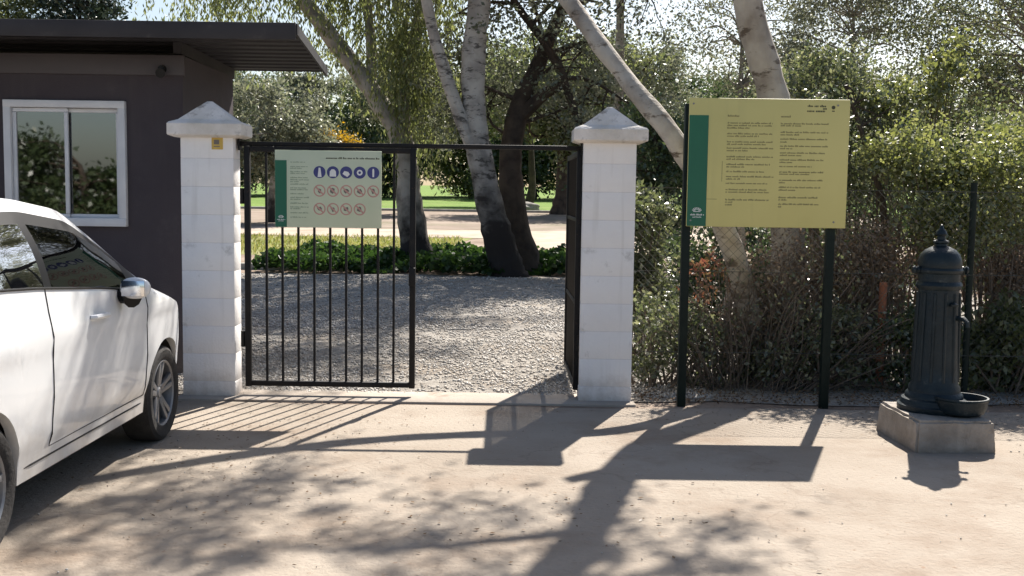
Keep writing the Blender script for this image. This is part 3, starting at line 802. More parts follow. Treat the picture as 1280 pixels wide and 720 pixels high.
s_ = MB(); s_.tube([(fx + 0.09, fy - 0.10, fz + 0.62), (fx + 0.115, fy - 0.15, fz + 0.62), (fx + 0.125, fy - 0.175, fz + 0.60), (fx + 0.125, fy - 0.178, fz + 0.57)], [0.018, 0.016, 0.014, 0.013], 10)
s_.build('spout', M['cast_iron'], ft)
s_ = MB(); s_.lathe([(0.0, 0.0), (0.025, 0.0), (0.028, 0.015), (0.0, 0.03)], (fx + 0.05, fy - 0.137, fz + 0.70), 12, close=False); s_.build('push_button', M['cast_iron'], ft)

# ------------------------------------------------------------------ chain link fence
fe = thing('chain_link_fence', 'old chain link fence with green posts running right from the pillar', 'fence', (4.3, 8.62, 0))
for x in (3.66, 6.30, 8.9):
    MB().tube([(x, 8.62, 0), (x, 8.62, 1.735)], 0.026, 12).build('post', M['post_green'], fe)
m = MB()
X0, X1, Z0, Z1 = 1.0, 8.9, 0.03, 1.66
for c_ in np.arange(X0 - (Z1 - Z0), X1, 0.075):
    a_, b2 = max(X0, c_), min(X1, c_ + Z1 - Z0)
    if b2 - a_ < 0.03: continue
    m.tube([(a_, 8.60, Z0 + a_ - c_), (b2, 8.60, Z0 + b2 - c_)], 0.0016, 3, caps=False)
    m.tube([(a_, 8.603, Z1 - a_ + c_), (b2, 8.603, Z1 - b2 + c_)], 0.0016, 3, caps=False)
m.build('wire_mesh', M['wire'], fe, smooth=0)
m = MB()
for z in (0.35, 1.0, 1.66): m.tube([(X0, 8.597, z), (X1, 8.597, z)], 0.003, 5)
m.build('line_wire', M['wire'], fe, smooth=0)

# ------------------------------------------------------------------ car
car = thing('parked_car', 'white hatchback parked nose first towards the guard hut window', 'car', (-3.04, 5.7, 0))
XC = -3.04
def WY(y):          # lengthwise fit of the drawn outline
    return 0.943 * (y + float(np.interp(y, [3.9, 5.0, 7.0, 7.8], [0.10, 0.10, 0.19, 0.34])))
def HM(f): return lambda y: 1.59 - (1.59 - f(y)) * 0.943
def prof_fn(keys, smooth=0.10):
    ks = np.array(keys); dense = np.linspace(ks[0, 0], ks[-1, 0], 800)
    v = np.interp(dense, ks[:, 0], ks[:, 1])
    n = max(1, int(smooth / (dense[1] - dense[0])))
    pad = np.pad(v, n, mode='reflect', reflect_type='odd')
    k = np.hanning(2*n + 3)[1:-1]; k /= k.sum()
    v2 = np.convolve(pad, k, mode='valid')
    v2 = v2[:800] if len(v2) >= 800 else np.pad(v2, (0, 800 - len(v2)), mode='edge')
    return lambda y: float(np.interp(y, dense, v2))
belt = HM(prof_fn([(3.95,.93),(4.15,1.10),(4.6,1.135),(5.2,1.10),(6.0,1.03),(6.5,.975),(6.9,.905),(7.3,.80),(7.6,.66),(7.8,.54)]))
edgez = HM(prof_fn([(3.95,.97),(4.15,1.28),(4.45,1.46),(4.9,1.525),(5.35,1.535),(5.9,1.47),(6.3,1.285),(6.65,1.09),(6.9,.955),(7.3,.845),(7.6,.69),(7.8,.555)], .14))
centz = HM(prof_fn([(3.95,1.0),(4.15,1.36),(4.45,1.51),(4.9,1.57),(5.35,1.575),(5.9,1.525),(6.3,1.375),(6.65,1.17),(6.95,1.02),(7.3,.93),(7.6,.78),(7.75,.66),(7.8,.565)], .12))
halfw = prof_fn([(3.95,.66),(4.08,.78),(4.3,.85),(4.9,.87),(6.7,.87),(7.15,.86),(7.45,.79),(7.65,.66),(7.8,.44)], .10)
inset = prof_fn([(3.95,.06),(4.3,.20),(5.0,.245),(5.9,.235),(6.3,.20),(6.65,.145),(6.95,.085),(7.3,.08),(7.8,.05)])
side_in = lambda z: float(np.interp(z, [.16, .24, .36, .42, .48, .60, .72, .80, .86, .90, .98, 1.14], [.085, .05, .040, .020, .017, .006, .006, .008, .0, .002, .020, .045]))
WH = {'rear': 4.60, 'front': 7.0}; WR, AR, WZ = 0.305, 0.352, 0.303
def zbot(y):
    z = 0.25 if 4.1 < y < 7.45 else 0.25 + 0.06 * min(1, (abs(y - 5.775) - 1.675) / 0.35)
    for c_ in WH.values():
        if abs(y - c_) <= AR: z = max(z, WZ + math.sqrt(max(0, AR*AR - (y - c_)**2)))
    return z
st_ = set(np.round(np.linspace(3.95, 7.8, 64), 4))
for c_ in WH.values():
    for q in np.linspace(0, math.pi, 25): st_.add(round(c_ - (AR - 0.0005) * math.cos(q), 4))
    st_.add(round(c_ - AR - 0.004, 4)); st_.add(round(c_ + AR + 0.004, 4))
for q in (5.28, 5.36, 5.44, 6.62, 4.40, 6.0, 6.85, 7.79): st_.add(q)
st_ = sorted(st_)
NS, NG, NR = 14, 7, 6
def car_section(y):
    W2, zb, bz, ez, czv, ins = halfw(y), zbot(y), belt(y), edgez(y), centz(y), inset(y)
    ez = max(ez, bz + 0.012); czv = max(czv, ez + 0.006)
    pts = []
    for i in range(NS + 1):
        z = zb + (bz - zb) * i / NS
        pts.append((W2 - side_in(z) * min(1, W2/.8), z))
    xb = pts[-1][0]
    xe = W2 - ins
    for i in range(1, NG + 1):
        t_ = i / NG
        bul = 0.03 * math.sin(math.pi * t_) * min(1, (ez - bz) / 0.3)
        pts.append((xb + (xe - xb) * t_ + bul, bz + (ez - bz) * t_))
    for i in range(1, NR + 1):
        t_ = i / NR
        pts.append((xe * (1 - t_), ez + (czv - ez) * math.sin(t_ * math.pi / 2)))
    return pts
secs = [car_section(y) for y in st_]
nr = NS + NG + NR + 1
VV = []
def vid(i, j, sgn):       # centre row shared
    if j == nr - 1 or sgn > 0: return i * (2*nr - 1) + j
    return i * (2*nr - 1) + nr + j
for i, y in enumerate(st_):
    p_ = secs[i]
    for j in range(nr): VV.append((XC + p_[j][0], WY(y), p_[j][1]))
    for j in range(nr - 1): VV.append((XC - p_[j][0], WY(y), p_[j][1]))
parts = {}
def cls(i, j):
    y = (st_[i] + st_[i+1]) / 2
    gap = edgez(y) - belt(y)
    zc = (secs[i][j][1] + secs[i][min(j+1, nr-1)][1]) / 2
    if j < NS:
        if 5.28 < y < 6.62 and zc > 0.36 and j >= 2: return 'front_door'
        if j == NS - 1 and 4.4 < y < 6.65: return 'body'
        return 'body'
    if j < NS + NG:
        k = j - NS
        if 4.36 < y < 6.62:
            if k == NG - 1: return 'body'
            if gap < 0.16: return 'trim'
            if k == NG - 2: return 'trim'
            if 5.28 < y < 5.36: return 'trim'
            if y < 4.52: return 'trim'
            if y > 6.42: return 'trim'
            return 'rear_glass' if y < 5.36 else 'front_glass'
        return 'body'
    if 5.97 < y < 6.86 and j >= NS + NG + 1: return 'windscreen'
    if 3.99 < y < 4.28 and j >= NS + NG + 1: return 'back_window'
    return 'body'
for i in range(len(st_) - 1):
    for j in range(nr - 1):
        k = cls(i, j)
        for sgn in (1, -1):
            q = (vid(i, j, sgn), vid(i+1, j, sgn), vid(i+1, j+1, sgn), vid(i, j+1, sgn))
            key = k if k in ('body', 'windscreen', 'back_window') else k + ('_r' if sgn > 0 else '_l')
            parts.setdefault(key, []).append(q if sgn > 0 else q[::-1])
last = len(st_) - 1
parts['body'].append([vid(last, j, 1) for j in range(nr)] + [vid(last, j, -1) for j in range(nr - 2, -1, -1)])
parts['body'].append([vid(0, j, -1) for j in range(nr - 1)] + [vid(0, j, 1) for j in range(nr - 1, -1, -1)])
def car_part(key, name, mat, parent=None, extra=None):
    used = sorted({v for f_ in parts[key] for v in f_}); mp_ = {v: n_ for n_, v in enumerate(used)}
    m = MB(); m.add([VV[v] for v in used], [tuple(mp_[v] for v in f_) for f_ in parts[key]])
    if extra: extra(m)
    return m.build(name, mat, parent or car, smooth=50)
def body_extra(m):          # inward lips round the arches and sills
    for sgn in (1, -1):
        n0 = len(m.v)
        for i, y in enumerate(st_):
            x, z = secs[i][0]
            m.v.append((XC + sgn*x, WY(y), z)); m.v.append((XC + sgn*(x - 0.05), WY(y), z + 0.002))
        for i in range(len(st_) - 1):
            a_ = n0 + 2*i; m.f.append((a_, a_+1, a_+3, a_+2))
body = car_part('body', 'body', M['car_white'], extra=body_extra)
[car_part('trim' + q, 'window_trim', M['car_black'], body) for q in ('_r', '_l')]
car_part('windscreen', 'windscreen', M['car_glass'])
car_part('back_window', 'back_window', M['car_glass'])
def side_pt(y, z, out=0.0, sgn=1):
    x = halfw(y) - side_in(z) * min(1, halfw(y)/.8)
    return (XC + sgn * (x + out), WY(y), z)
for suf, sgn in (('_r', 1), ('_l', -1)):
    dr = car_part('front_door' + suf, 'door', M['car_white'])
    car_part('front_glass' + suf, 'side_window', M['car_glass'])
    car_part('rear_glass' + suf, 'side_window', M['car_glass'])
    s = MB()
    s.tube([side_pt(5.28, z, 0.0004, sgn) for z in np.linspace(0.36, belt(5.28), 14)], 0.0035, 6)
    s.tube([side_pt(6.62, z, 0.0004, sgn) for z in np.linspace(0.36, belt(6.62), 14)], 0.0035, 6)
    s.tube([side_pt(y, 0.36, 0.0004, sgn) for y in np.linspace(5.28, 6.62, 20)], 0.0035, 6)
    s.build('door_gap_shade', M['car_black'], dr)  # black tubes drawn as the shade in the door's shut gaps
    s = MB()
    s.tube([side_pt(y, z, o_, sgn) for y, z, o_ in ((5.75, .925, .0), (5.765, .925, .022), (5.82, .924, .028), (5.90, .922, .028), (5.94, .92, .022), (5.955, .92, .0))], [0.012, 0.014, 0.015, 0.015, 0.014, 0.012], 8)
    s.build('handle', M['car_white'], dr)
    s = MB(); s.tube([side_pt(y, 0.315, -0.002, sgn) for y in np.linspace(5.02, 6.60, 24)], [0.003] + [0.006]*22 + [0.003], 6)
    s.build('sill_trim', M['car_black'], car)
    s = MB(); s.tube([side_pt(y, belt(y) - .004, 0.001, sgn) for y in np.linspace(4.5, 6.5, 30)], 0.007, 6); s.build('window_seal', M['car_black'], car)
    # mirror
    mm = MB()
    mx_, my_, mz_ = XC + sgn * (0.87 + 0.085), 5.95, 1.045
    bm = bmesh.new(); bmesh.ops.create_uvsphere(bm, u_segments=20, v_segments=12, radius=1.0)
    vs = []
    for v in bm.verts:
        x, y, z = v.co
        p_ = 2.4
        n_ = (abs(x)**p_ + abs(y)**p_ + abs(z)**p_) ** (1/p_)
        x, y, z = x/n_, y/n_, z/n_
        y = min(y, 1) if y > 0 else y * 0.45
        vs.append((mx_ + x*0.082, my_ + y*0.075, mz_ + z*0.060 * (1 - 0.18*max(0, y))))
    bm.verts.index_update()
    mm.add(vs, [tuple(v.index for v in f_.verts) for f_ in bm.faces]); bm.free()
    mir = mm.build('wing_mirror', M['car_white'], car)
    MB().tube([(XC + sgn*0.82, 6.02, 0.995), (XC + sgn*0.90, 6.0, 0.995), (mx_ - sgn*.02, 5.97, 0.985)], [0.04, 0.045, 0.055], 10).build('mirror_foot', M['car_black'], mir)
    MB().box((mx_, my_ - 0.033, mz_), (0.128, 0.006, 0.086), bev=0.002).build('mirror_glass', M['mirror'], mir)
# headlights: patches of the front corner
for sgn in (1, -1):
    m = MB(); ny_, nz_ = 8, 5; n0 = 0
    vs = []
    for i in range(ny_ + 1):
        y = 7.40 + 0.33 * i / ny_
        zt, zb_ = belt(y) - 0.015, belt(y) - 0.05 - 0.07 * i / ny_
        for k in range(nz_ + 1): vs.append(side_pt(y, zb_ + (zt - zb_) * k / nz_, 0.004, sgn))
    m.add(vs, [(i*(nz_+1)+k, (i+1)*(nz_+1)+k, (i+1)*(nz_+1)+k+1, i*(nz_+1)+k+1) for i in range(ny_) for k in range(nz_)])
    m.build('headlight', M['lamp_clear'], car)
    m = MB(); vs = []
    for i in range(5):
        y = 3.99 + 0.14 * i / 4
        for k in range(5): vs.append(side_pt(y, 0.78 + 0.25 * k / 4 * (0.5 + 0.5*i/4), 0.004, sgn))
    m.add(vs, [(i*5+k, (i+1)*5+k, (i+1)*5+k+1, i*5+k+1) for i in range(4) for k in range(4)])
    m.build('tail_light', M['lamp_red'], car)
# underside and wheel wells
u = MB()
u.box((XC, 5.65, 0.29), (1.30, 3.3, 0.10)); u.box((XC, 5.6, 0.275), (1.62, 1.5, 0.07))
u.build('underbody', M['car_black'], car, smooth=0)
for yc in map(WY, WH.values()):
    for sgn in (1, -1):
        m = MB(); n_ = 20; vs = []
        for k in range(n_ + 1):
            a_ = math.pi * k / n_
            yy_, zz_ = yc - (AR + 0.012)*math.cos(a_), WZ + (AR + 0.012)*math.sin(a_)
            vs += [(XC + sgn*0.80, yy_, zz_), (XC + sgn*0.58, yy_, zz_)]
        fs = [(2*k, 2*k+1, 2*k+3, 2*k+2) for k in range(n_)]
        fs.append(tuple(2*k+1 for k in range(n_ + 1)))
        m.add(vs, fs); m.build('wheel_arch_liner', M['car_black'], car)
# wheels
def wheel(yc, sgn):
    xc = XC + sgn * 0.745
    t_ = MB()
    t_.lathe([(0.205, -0.085), (0.235, -0.098), (0.275, -0.100), (0.297, -0.085), (0.305, -0.05), (0.305, 0.05), (0.297, 0.085), (0.275, 0.100), (0.235, 0.098), (0.205, 0.085)], (xc, yc, WZ), 48, axis='X', close=False)
    wh = t_.build('wheel', M['tyre'], car)
    r_ = MB()
    s2 = sgn
    r_.lathe([(0.212, 0.086*s2), (0.206, 0.090*s2), (0.196, 0.082*s2), (0.188, 0.03*s2), (0.188, -0.08*s2)], (xc, yc, WZ), 48, axis='X', close=False)
    r_.lathe([(0.0, 0.066*s2), (0.03, 0.068*s2), (0.038, 0.06*s2), (0.06, 0.055*s2), (0.06, 0.02*s2), (0.0, 0.02*s2)], (xc, yc, WZ), 24, axis='X', close=False)
    for k in range(5):
        a0 = 2*math.pi*k/5 + 0.3
        for da in (-0.16, 0.16):
            pa = (xc + s2*0.050, yc + 0.045*math.cos(a0 + da*1.5), WZ + 0.045*math.sin(a0 + da*1.5))
            pb = (xc + s2*0.072, yc + 0.198*math.cos(a0 + da), WZ + 0.198*math.sin(a0 + da))
            d3 = Vector(pb) - Vector(pa)
            r_.box((Vector(pa) + Vector(pb))/2, (0.026, 0.034, d3.length), M=Matrix((Vector((1,0,0)), d3.normalized().cross(Vector((1,0,0))), d3.normalized())).transposed(), bev=0.004)
    r_.build('rim', M['rim'], wh)
    MB().lathe([(0.0, -0.02), (0.155, -0.02), (0.155, 0.005), (0.0, 0.005)], (xc, yc, WZ), 28, axis='X', close=False).build('brake_disc', M['car_black'], wh)
for yc in map(WY, WH.values()):
    for sgn in (1, -1): wheel(yc, sgn)
# seats and dashboard seen through the glass
for sgn in (1, -1):
    s = MB()
    s.box((XC + sgn*0.36, 5.35, 0.58), (0.46, 0.50, 0.16), bev=0.05)
    s.box((XC + sgn*0.36, 5.08, 0.91), (0.44, 0.14, 0.62), M=Matrix.Rotation(R(12), 4, 'X'), bev=0.05)
    s.box((XC + sgn*0.36, 5.0, 1.29), (0.25, 0.09, 0.17), M=Matrix.Rotation(R(12), 4, 'X'), bev=0.035)
    s.build('seat', M['seat_cloth'], car)
s = MB(); s.box((XC, 6.15, 0.83), (1.45, 0.50, 0.26), bev=0.06); s.build('dashboard', M['car_black'], car)
s = MB(); s.box((XC, 4.6, 0.8), (1.30, 0.25, 0.75), bev=0.06); s.build('rear_bench', M['seat_cloth'], car)
s = MB(); s.lathe([(0.17, -0.012), (0.185, 0), (0.17, 0.012), (0.155, 0), (0.17, -0.012)], (0, 0, 0), 24, axis='Z', close=False)
Rm = Matrix.Rotation(R(65), 4, 'X')
s.v = [tuple(Vector((XC - 0.36, 5.82, 0.96)) + Rm @ Vector(p_)) for p_ in s.v]; s.build('steering_wheel', M['car_black'], car)
# ------------------------------------------------------------------ foliage tools
def rand_unit(rng, n):
    v = rng.normal(size=(n, 3)); return v / np.linalg.norm(v, axis=1, keepdims=True)

def leaf_quads(P, size, rng, aspect=0.5, axis=None, axis_jit=1.0):
    """one folded leaf shaped quad at each point"""
    n = len(P)
    A = rand_unit(rng, n) * axis_jit
    if axis is not None: A = A + np.asarray(axis)
    A /= np.linalg.norm(A, axis=1, keepdims=True) + 1e-9
    Nn = rand_unit(rng, n)
    B = np.cross(A, Nn); B /= np.linalg.norm(B, axis=1, keepdims=True) + 1e-9
    L_ = size * rng.uniform(0.6, 1.25, (n, 1))
    Wd = L_ * aspect
    Nv = np.cross(A, B)
    V = np.empty((n, 4, 3))
    V[:, 0] = P - A * L_ * 0.5
    V[:, 1] = P + B * Wd * 0.5 + A * L_ * 0.05 + Nv * Wd * 0.15
    V[:, 2] = P + A * L_ * 0.5
    V[:, 3] = P - B * Wd * 0.5 + A * L_ * 0.05 + Nv * Wd * 0.15
    F = np.arange(n * 4).reshape(n, 4)
    return V.reshape(-1, 3), F

def ell_clusters(c, r, n, rng, shell=0.55, rough=0.25):
    """cluster centres in an ellipsoid, favouring its outer part, with an uneven outline"""
    d = rand_unit(rng, n)
    ph = rng.uniform(0, 6.28, 6)
    bump = 1 + rough * (np.sin(d[:, 0] * 4 + ph[0]) * np.sin(d[:, 1] * 4 + ph[1]) + np.sin(d[:, 2] * 6 + ph[2]) * np.cos(d[:, 0] * 5 + ph[3]))
    rad = (shell + (1 - shell) * rng.uniform(0, 1, n)) ** 0.8
    return np.asarray(c) + d * (rad * bump)[:, None] * np.asarray(r)

def clump_points(cl, n, sig, rng, flat=0.7):
    K = len(cl)
    w = rng.uniform(0.4, 1.6, K)
    idx = rng.choice(K, size=n, p=w / w.sum())
    s = sig * rng.uniform(0.6, 1.3, K)[idx][:, None]
    return cl[idx] + rng.normal(size=(n, 3)) * s * np.array([1, 1, flat])

def strand_points(cl, per, length, rng, spread=0.25, step_leaves=22):
    """hanging strands of leaves below each cluster centre"""
    out = []
    for c_ in cl:
        for _ in range(per):
            p0 = c_ + rng.normal(size=3) * spread * np.array([1, 1, 0.5])
            L_ = length * rng.uniform(0.4, 1.2)
            m_ = max(4, int(step_leaves * L_ / length))
            t_ = rng.uniform(0, 1, m_)
            dr = rng.normal(size=2) * 0.10
            out.append(np.stack([p0[0] + dr[0]*t_ + rng.normal(size=m_)*0.035, p0[1] + dr[1]*t_ + rng.normal(size=m_)*0.035, p0[2] - t_ * L_], 1))
    return np.concatenate(out)

def foliage(name, P, size, rng, mat, parent, aspect=0.5, axis=None, axis_jit=1.0, label=None):
    V, F = leaf_quads(P, size, rng, aspect, axis, axis_jit)
    return link_mesh(name, mesh_from_arrays(name, V, F), mat, parent, label)

def curve_pts(pts, n=24):
    """Catmull-Rom through (x,y,z,r)"""
    P = [np.array(p, float) for p in pts]
    P = [2*P[0] - P[1]] + P + [2*P[-1] - P[-2]]
    out = []
    m_ = len(P) - 3
    for s in range(m_):
        k = max(2, n // m_)
        for i in range(k):
            t_ = i / k
            a_, b_, c_, d_ = P[s:s+4]
            out.append(0.5*((2*b_) + (-a_+c_)*t_ + (2*a_-5*b_+4*c_-d_)*t_*t_ + (-a_+3*b_-3*c_+d_)*t_**3))
    out.append(P[-2])
    return np.array(out)

def limb(m, pts, rng, n=24, sides=9, wob=0.0):
    c_ = curve_pts(pts, n)
    if wob:
        c_[1:, :3] += rng.normal(size=(len(c_)-1, 3)) * wob * c_[1:, 3:4]
    rl = 1 + (rng.normal(size=len(c_)) * .045 if len(c_) > 14 else 0)
    m.tube([tuple(q[:3]) for q in c_], [max(0.004, q) for q in c_[:, 3] * rl], sides)
    return c_

def twigs(m, p, d, L_, r, depth, rng, tips, spread=0.75, kids=(2, 4), droop=0.0):
    p = np.array(p, float); d = np.array(d, float); d /= np.linalg.norm(d)
    n_ = 4; pts = [p]; rs = [r]
    for i in range(n_):
        d = d + rng.normal(size=3) * 0.16 + np.array([0, 0, -droop]); d /= np.linalg.norm(d)
        p = p + d * L_ / n_; pts.append(p); rs.append(r * (1 - 0.55 * (i + 1) / n_))
    m.tube([tuple(q) for q in pts], rs, 5 if r < 0.03 else 7, caps=False)
    if depth == 0:
        tips.append(pts[-1]); return
    for k in range(rng.integers(*kids)):
        at_ = pts[rng.integers(2, n_ + 1)]
        nd = d + rng.normal(size=3) * spread
        twigs(m, at_, nd, L_ * rng.uniform(0.5, 0.8), r * 0.5, depth - 1, rng, tips, spread, kids, droop)

def connect(m, spine, cl, rng, frac=0.5, r=0.03, sides=5, sag=0.15):
    """curved branches from the trunk line to part of the leaf clusters"""
    for c_ in cl:
        if rng.uniform() > frac: continue
        lo = spine[spine[:, 2] < c_[2] + 0.2]
        lo = lo if len(lo) else spine
        dd = np.linalg.norm(lo[:, :3] - c_, axis=1)
        q = lo[np.argmin(dd + rng.uniform(0, 0.6, len(dd)))]
        mid = (q[:3] + c_) / 2 + rng.normal(size=3) * 0.12 * np.linalg.norm(q[:3] - c_) + np.array([0, 0, sag * np.linalg.norm(q[:3] - c_) * 0.5])
        rr_ = min(r, q[3] * 0.6)
        limb(m, [(*q[:3], rr_), (*mid, rr_*0.6), (*c_, rr_*0.25)], rng, 8, sides)

def simple_tree(name, label, x, y, h_trunk, r, crowns, leaf, bark, seed, n_leaf=9000, size=0.2, clusters=90, sig=0.45, group=None, lean=(0, 0), cat='tree',
                aspect=0.55, strands=None, frac=0.5, trunk_top=None, shell=0.5):
    rng = np.random.default_rng(seed)
    z = g(x, y)
    t_ = thing(name, label, cat, (x, y, z), group)
    tm = MB()
    tx, ty = x + lean[0], y + lean[1]
    topz = trunk_top if trunk_top else max(c_[0][2] for c_ in crowns)
    sp = limb(tm, [(x, y, z - 0.1, r*1.5), (x + lean[0]*0.15 + rng.normal()*r*0.5, y + lean[1]*0.2, z + 0.35*(h_trunk), r), (x + lean[0]*0.55 + rng.normal()*r*0.5, y + lean[1]*0.6, z + h_trunk, r*0.8), (tx, ty, topz, r*0.3)], rng, 24, 9)
    cls_ = []
    for c_, rd, k in crowns: cls_.append(ell_clusters(c_, rd, k, rng, shell))
    cl = np.concatenate(cls_)
    connect(tm, sp, cl, rng, frac, r * 0.35, 5)
    tm.build('trunk', bark, t_)
    if strands:
        P = strand_points(cl, strands[0], strands[1], rng, strands[2], strands[3])
        foliage('crown', P, size, rng, leaf, t_, aspect, axis=(0, 0, -1.4), axis_jit=0.8)
    else:
        P = clump_points(cl, n_leaf, sig, rng)
        foliage('crown', P, size, rng, leaf, t_, aspect)
    return t_

# ------------------------------------------------------------------ trees of the yard
# white poplar in the middle of the gateway
rng = np.random.default_rng(21)
tp = thing('poplar_tree', 'white trunked poplar with dark scars and dark foot behind the gate opening', 'tree', (-0.12, 21, 0))
tm = MB()
sp = limb(tm, [(-0.08, 21, -0.1, .46), (-0.14, 21, .25, .34), (-.34, 21, .95, .29), (-.56, 21, 1.85, .255), (-.76, 21, 3.0, .235), (-.80, 21, 4.1, .23), (-.68, 21, 5.5, .22), (-.60, 21.1, 7.7, .2), (-.5, 21.2, 10.5, .08)], rng, 48, 14, wob=0.02)
s2 = limb(tm, [(-.50, 20.95, 1.7, .13), (-.82, 20.9, 2.5, .13), (-1.25, 20.8, 3.65, .13), (-1.62, 20.7, 4.9, .11), (-2.0, 20.6, 7.0, .06)], rng, 24, 10, wob=0.02)
cl = np.concatenate([ell_clusters((-0.7, 21, 9.0), (2.2, 2.0, 3.2), 80, rng, .3), ell_clusters((-1.8, 20.8, 6.6), (1.3, 1.2, 1.5), 26, rng, .3), ell_clusters((0.6, 21.0, 6.4), (1.2, 1.0, 1.4), 30, rng, .3)])
connect(tm, np.concatenate([sp, s2]), cl, rng, .6, .05)
tm.build('trunk', M['bark_white'], tp)
foliage('crown', clump_points(cl, 14000, .35, rng), .10, rng, M['leaf_olive'], tp, .7)

# dark trunk with bare crooked branches
rng = np.random.default_rng(22)
tb = thing('bare_tree', 'dark brown trunk with crooked thinly leaved branches close behind the white poplar', 'tree', (.16, 22, 0))
tm = MB(); tips = []
limb(tm, [(.30, 22, -.1, .42), (.20, 22, .3, .33), (-.02, 22, 1.4, .27), (-.06, 22, 2.5, .24), (.12, 22, 3.4, .20), (.55, 22, 4.4, .15), (1.0, 22, 5.6, .10), (1.2, 22.2, 7.0, .05)], rng, 40, 12, wob=.03)
limb(tm, [(.05, 22, 3.1, .15), (.6, 21.8, 3.6, .12), (.95, 21.7, 3.9, .10), (.55, 21.6, 4.6, .085), (.0, 21.5, 5.3, .07), (-.45, 21.4, 6.1, .04)], rng, 24, 8)
limb(tm, [(.95, 21.7, 3.9, .09), (1.3, 21.6, 3.0, .07), (1.55, 21.5, 2.4, .05)], rng, 12, 7)
for p_, d_, L_, r_ in (((.5, 22, 4.3), (.8, .1, .6), 1.4, .06), ((.9, 22, 5.2), (.9, -.2, .7), 1.5, .06), ((.1, 22, 3.5), (-.9, 0, .5), 1.2, .05), ((.3, 21.6, 4.9), (.5, 0, .9), 1.3, .045), ((1.1, 22, 5.9), (-.6, 0, .9), 1.3, .05), ((0, 21.5, 5.3), (-.9, .2, .2), 1.2, .04), ((1.0, 21.7, 3.9), (1, 0, .15), 1.2, .05), ((.6, 22, 4.5), (-.2, 0, 1), 1.4, .05), ((1.4, 21.6, 2.8), (.7, 0, -.1), .9, .03), ((.05, 22, 3.0), (.9, .2, .25), 1.1, .05), ((-.06, 22, 2.7), (-.7, .2, .35), 1.0, .04), ((.2, 22, 3.6), (.5, -.3, .7), 1.3, .05)):
    twigs(tm, p_, d_, L_, r_, 3, rng, tips, .8, (2, 5))
limb(tm, [(1.2, 22.2, 6.9, .06), (1.5, 21.4, 8.2, .05), (1.7, 20.4, 9.2, .035), (1.6, 18.2, 9.4, .02)], rng, 10, 7)
tm.build('trunk', M['bark_brown'], tb)
tips = np.array(tips)
hi = np.concatenate([ell_clusters((1.2, 19.0, 9.6), (1.7, 1.6, .9), 60, rng, .2), ell_clusters((1.5, 22.4, 10.0), (1.9, 2.2, 1.0), 70, rng, .2), ell_clusters((.8, 26.0, 10.2), (2.0, 2.0, 1.0), 50, rng, .2)])
foliage('crown', np.concatenate([clump_points(tips, 12000, .24, rng), clump_points(hi, 21000, .26, rng)]), .10, rng, M['leaf_olive'], tb, .55)
# pale trunk with hanging foliage, left part of the gateway
rng = np.random.default_rng(23)
tw = thing('weeping_tree', 'weeping tree with leaning pale trunk and hanging light green foliage behind the gate leaf', 'tree', (-2.1, 23, 0))
tm = MB()
sp = limb(tm, [(-2.0, 23, -.1, .42), (-2.08, 23, .5, .34), (-2.2, 23, 1.4, .26), (-2.35, 23, 2.6, .22), (-3.0, 23, 3.7, .19), (-3.9, 22.8, 4.9, .17), (-4.7, 22.6, 6.0, .14), (-5.2, 22.5, 7.4, .08)], rng, 40, 12, wob=.03)
s2 = limb(tm, [(-2.35, 23, 2.5, .15), (-2.3, 23.1, 4.0, .13), (-2.0, 23.2, 5.6, .11), (-1.9, 23.2, 7.4, .07)], rng, 20, 9)
s3 = limb(tm, [(-3.0, 23, 3.7, .12), (-3.1, 23.2, 5.2, .10), (-3.4, 23.3, 7.2, .06)], rng, 16, 8)
s4 = limb(tm, [(-4.6, 22.6, 5.8, .09), (-5.8, 22.4, 6.2, .07), (-6.6, 22.3, 5.9, .04)], rng, 16, 8)
cl = np.concatenate([ell_clusters((-2.3, 23, 6.2), (1.3, 1.6, 1.7), 46, rng, .3), ell_clusters((-4.3, 22.8, 7.0), (1.7, 1.6, 1.2), 34, rng, .3), ell_clusters((-6.2, 22.4, 6.3), (1.1, 1.2, .7), 16, rng, .3), ell_clusters((-2.05, 23, 4.4), (.6, .7, .9), 16, rng, .3)])
connect(tm, np.concatenate([sp, s2, s3, s4]), cl, rng, .6, .04)
tm.build('trunk', M['bark_grey'], tw)
foliage('crown', strand_points(cl, 9, 2.2, rng, .36, 30), .135, rng, M['leaf_willow'], tw, .30, axis=(0, 0, -1.3), axis_jit=.8)

# thin grey tree behind the right pillar
simple_tree('slender_tree', 'slender grey tree rising behind the right gate pillar', 2.9, 30, 5.0, .17, [((2.8, 30, 9.6), (2.0, 2.0, 2.2), 40), ((3.9, 27, 9.4), (2.6, 2.0, 1.0), 80)], M['leaf_olive'], M['bark_grey'], 31, n_leaf=17000, size=.14, lean=(-.1, 0), sig=.35)
# dark trunk far right of the path
simple_tree('broad_tree', 'broad dark green tree with dark trunk beside the lawn near the right pillar', 2.45, 58, 4.0, .36, [((2.2, 58, 7.2), (4.6, 4.0, 2.6), 130), ((3.6, 57, 4.8), (2.2, 2.0, 1.2), 30)], M['leaf_mid'], M['bark_brown'], 32, n_leaf=14000, size=.26, sig=.55)

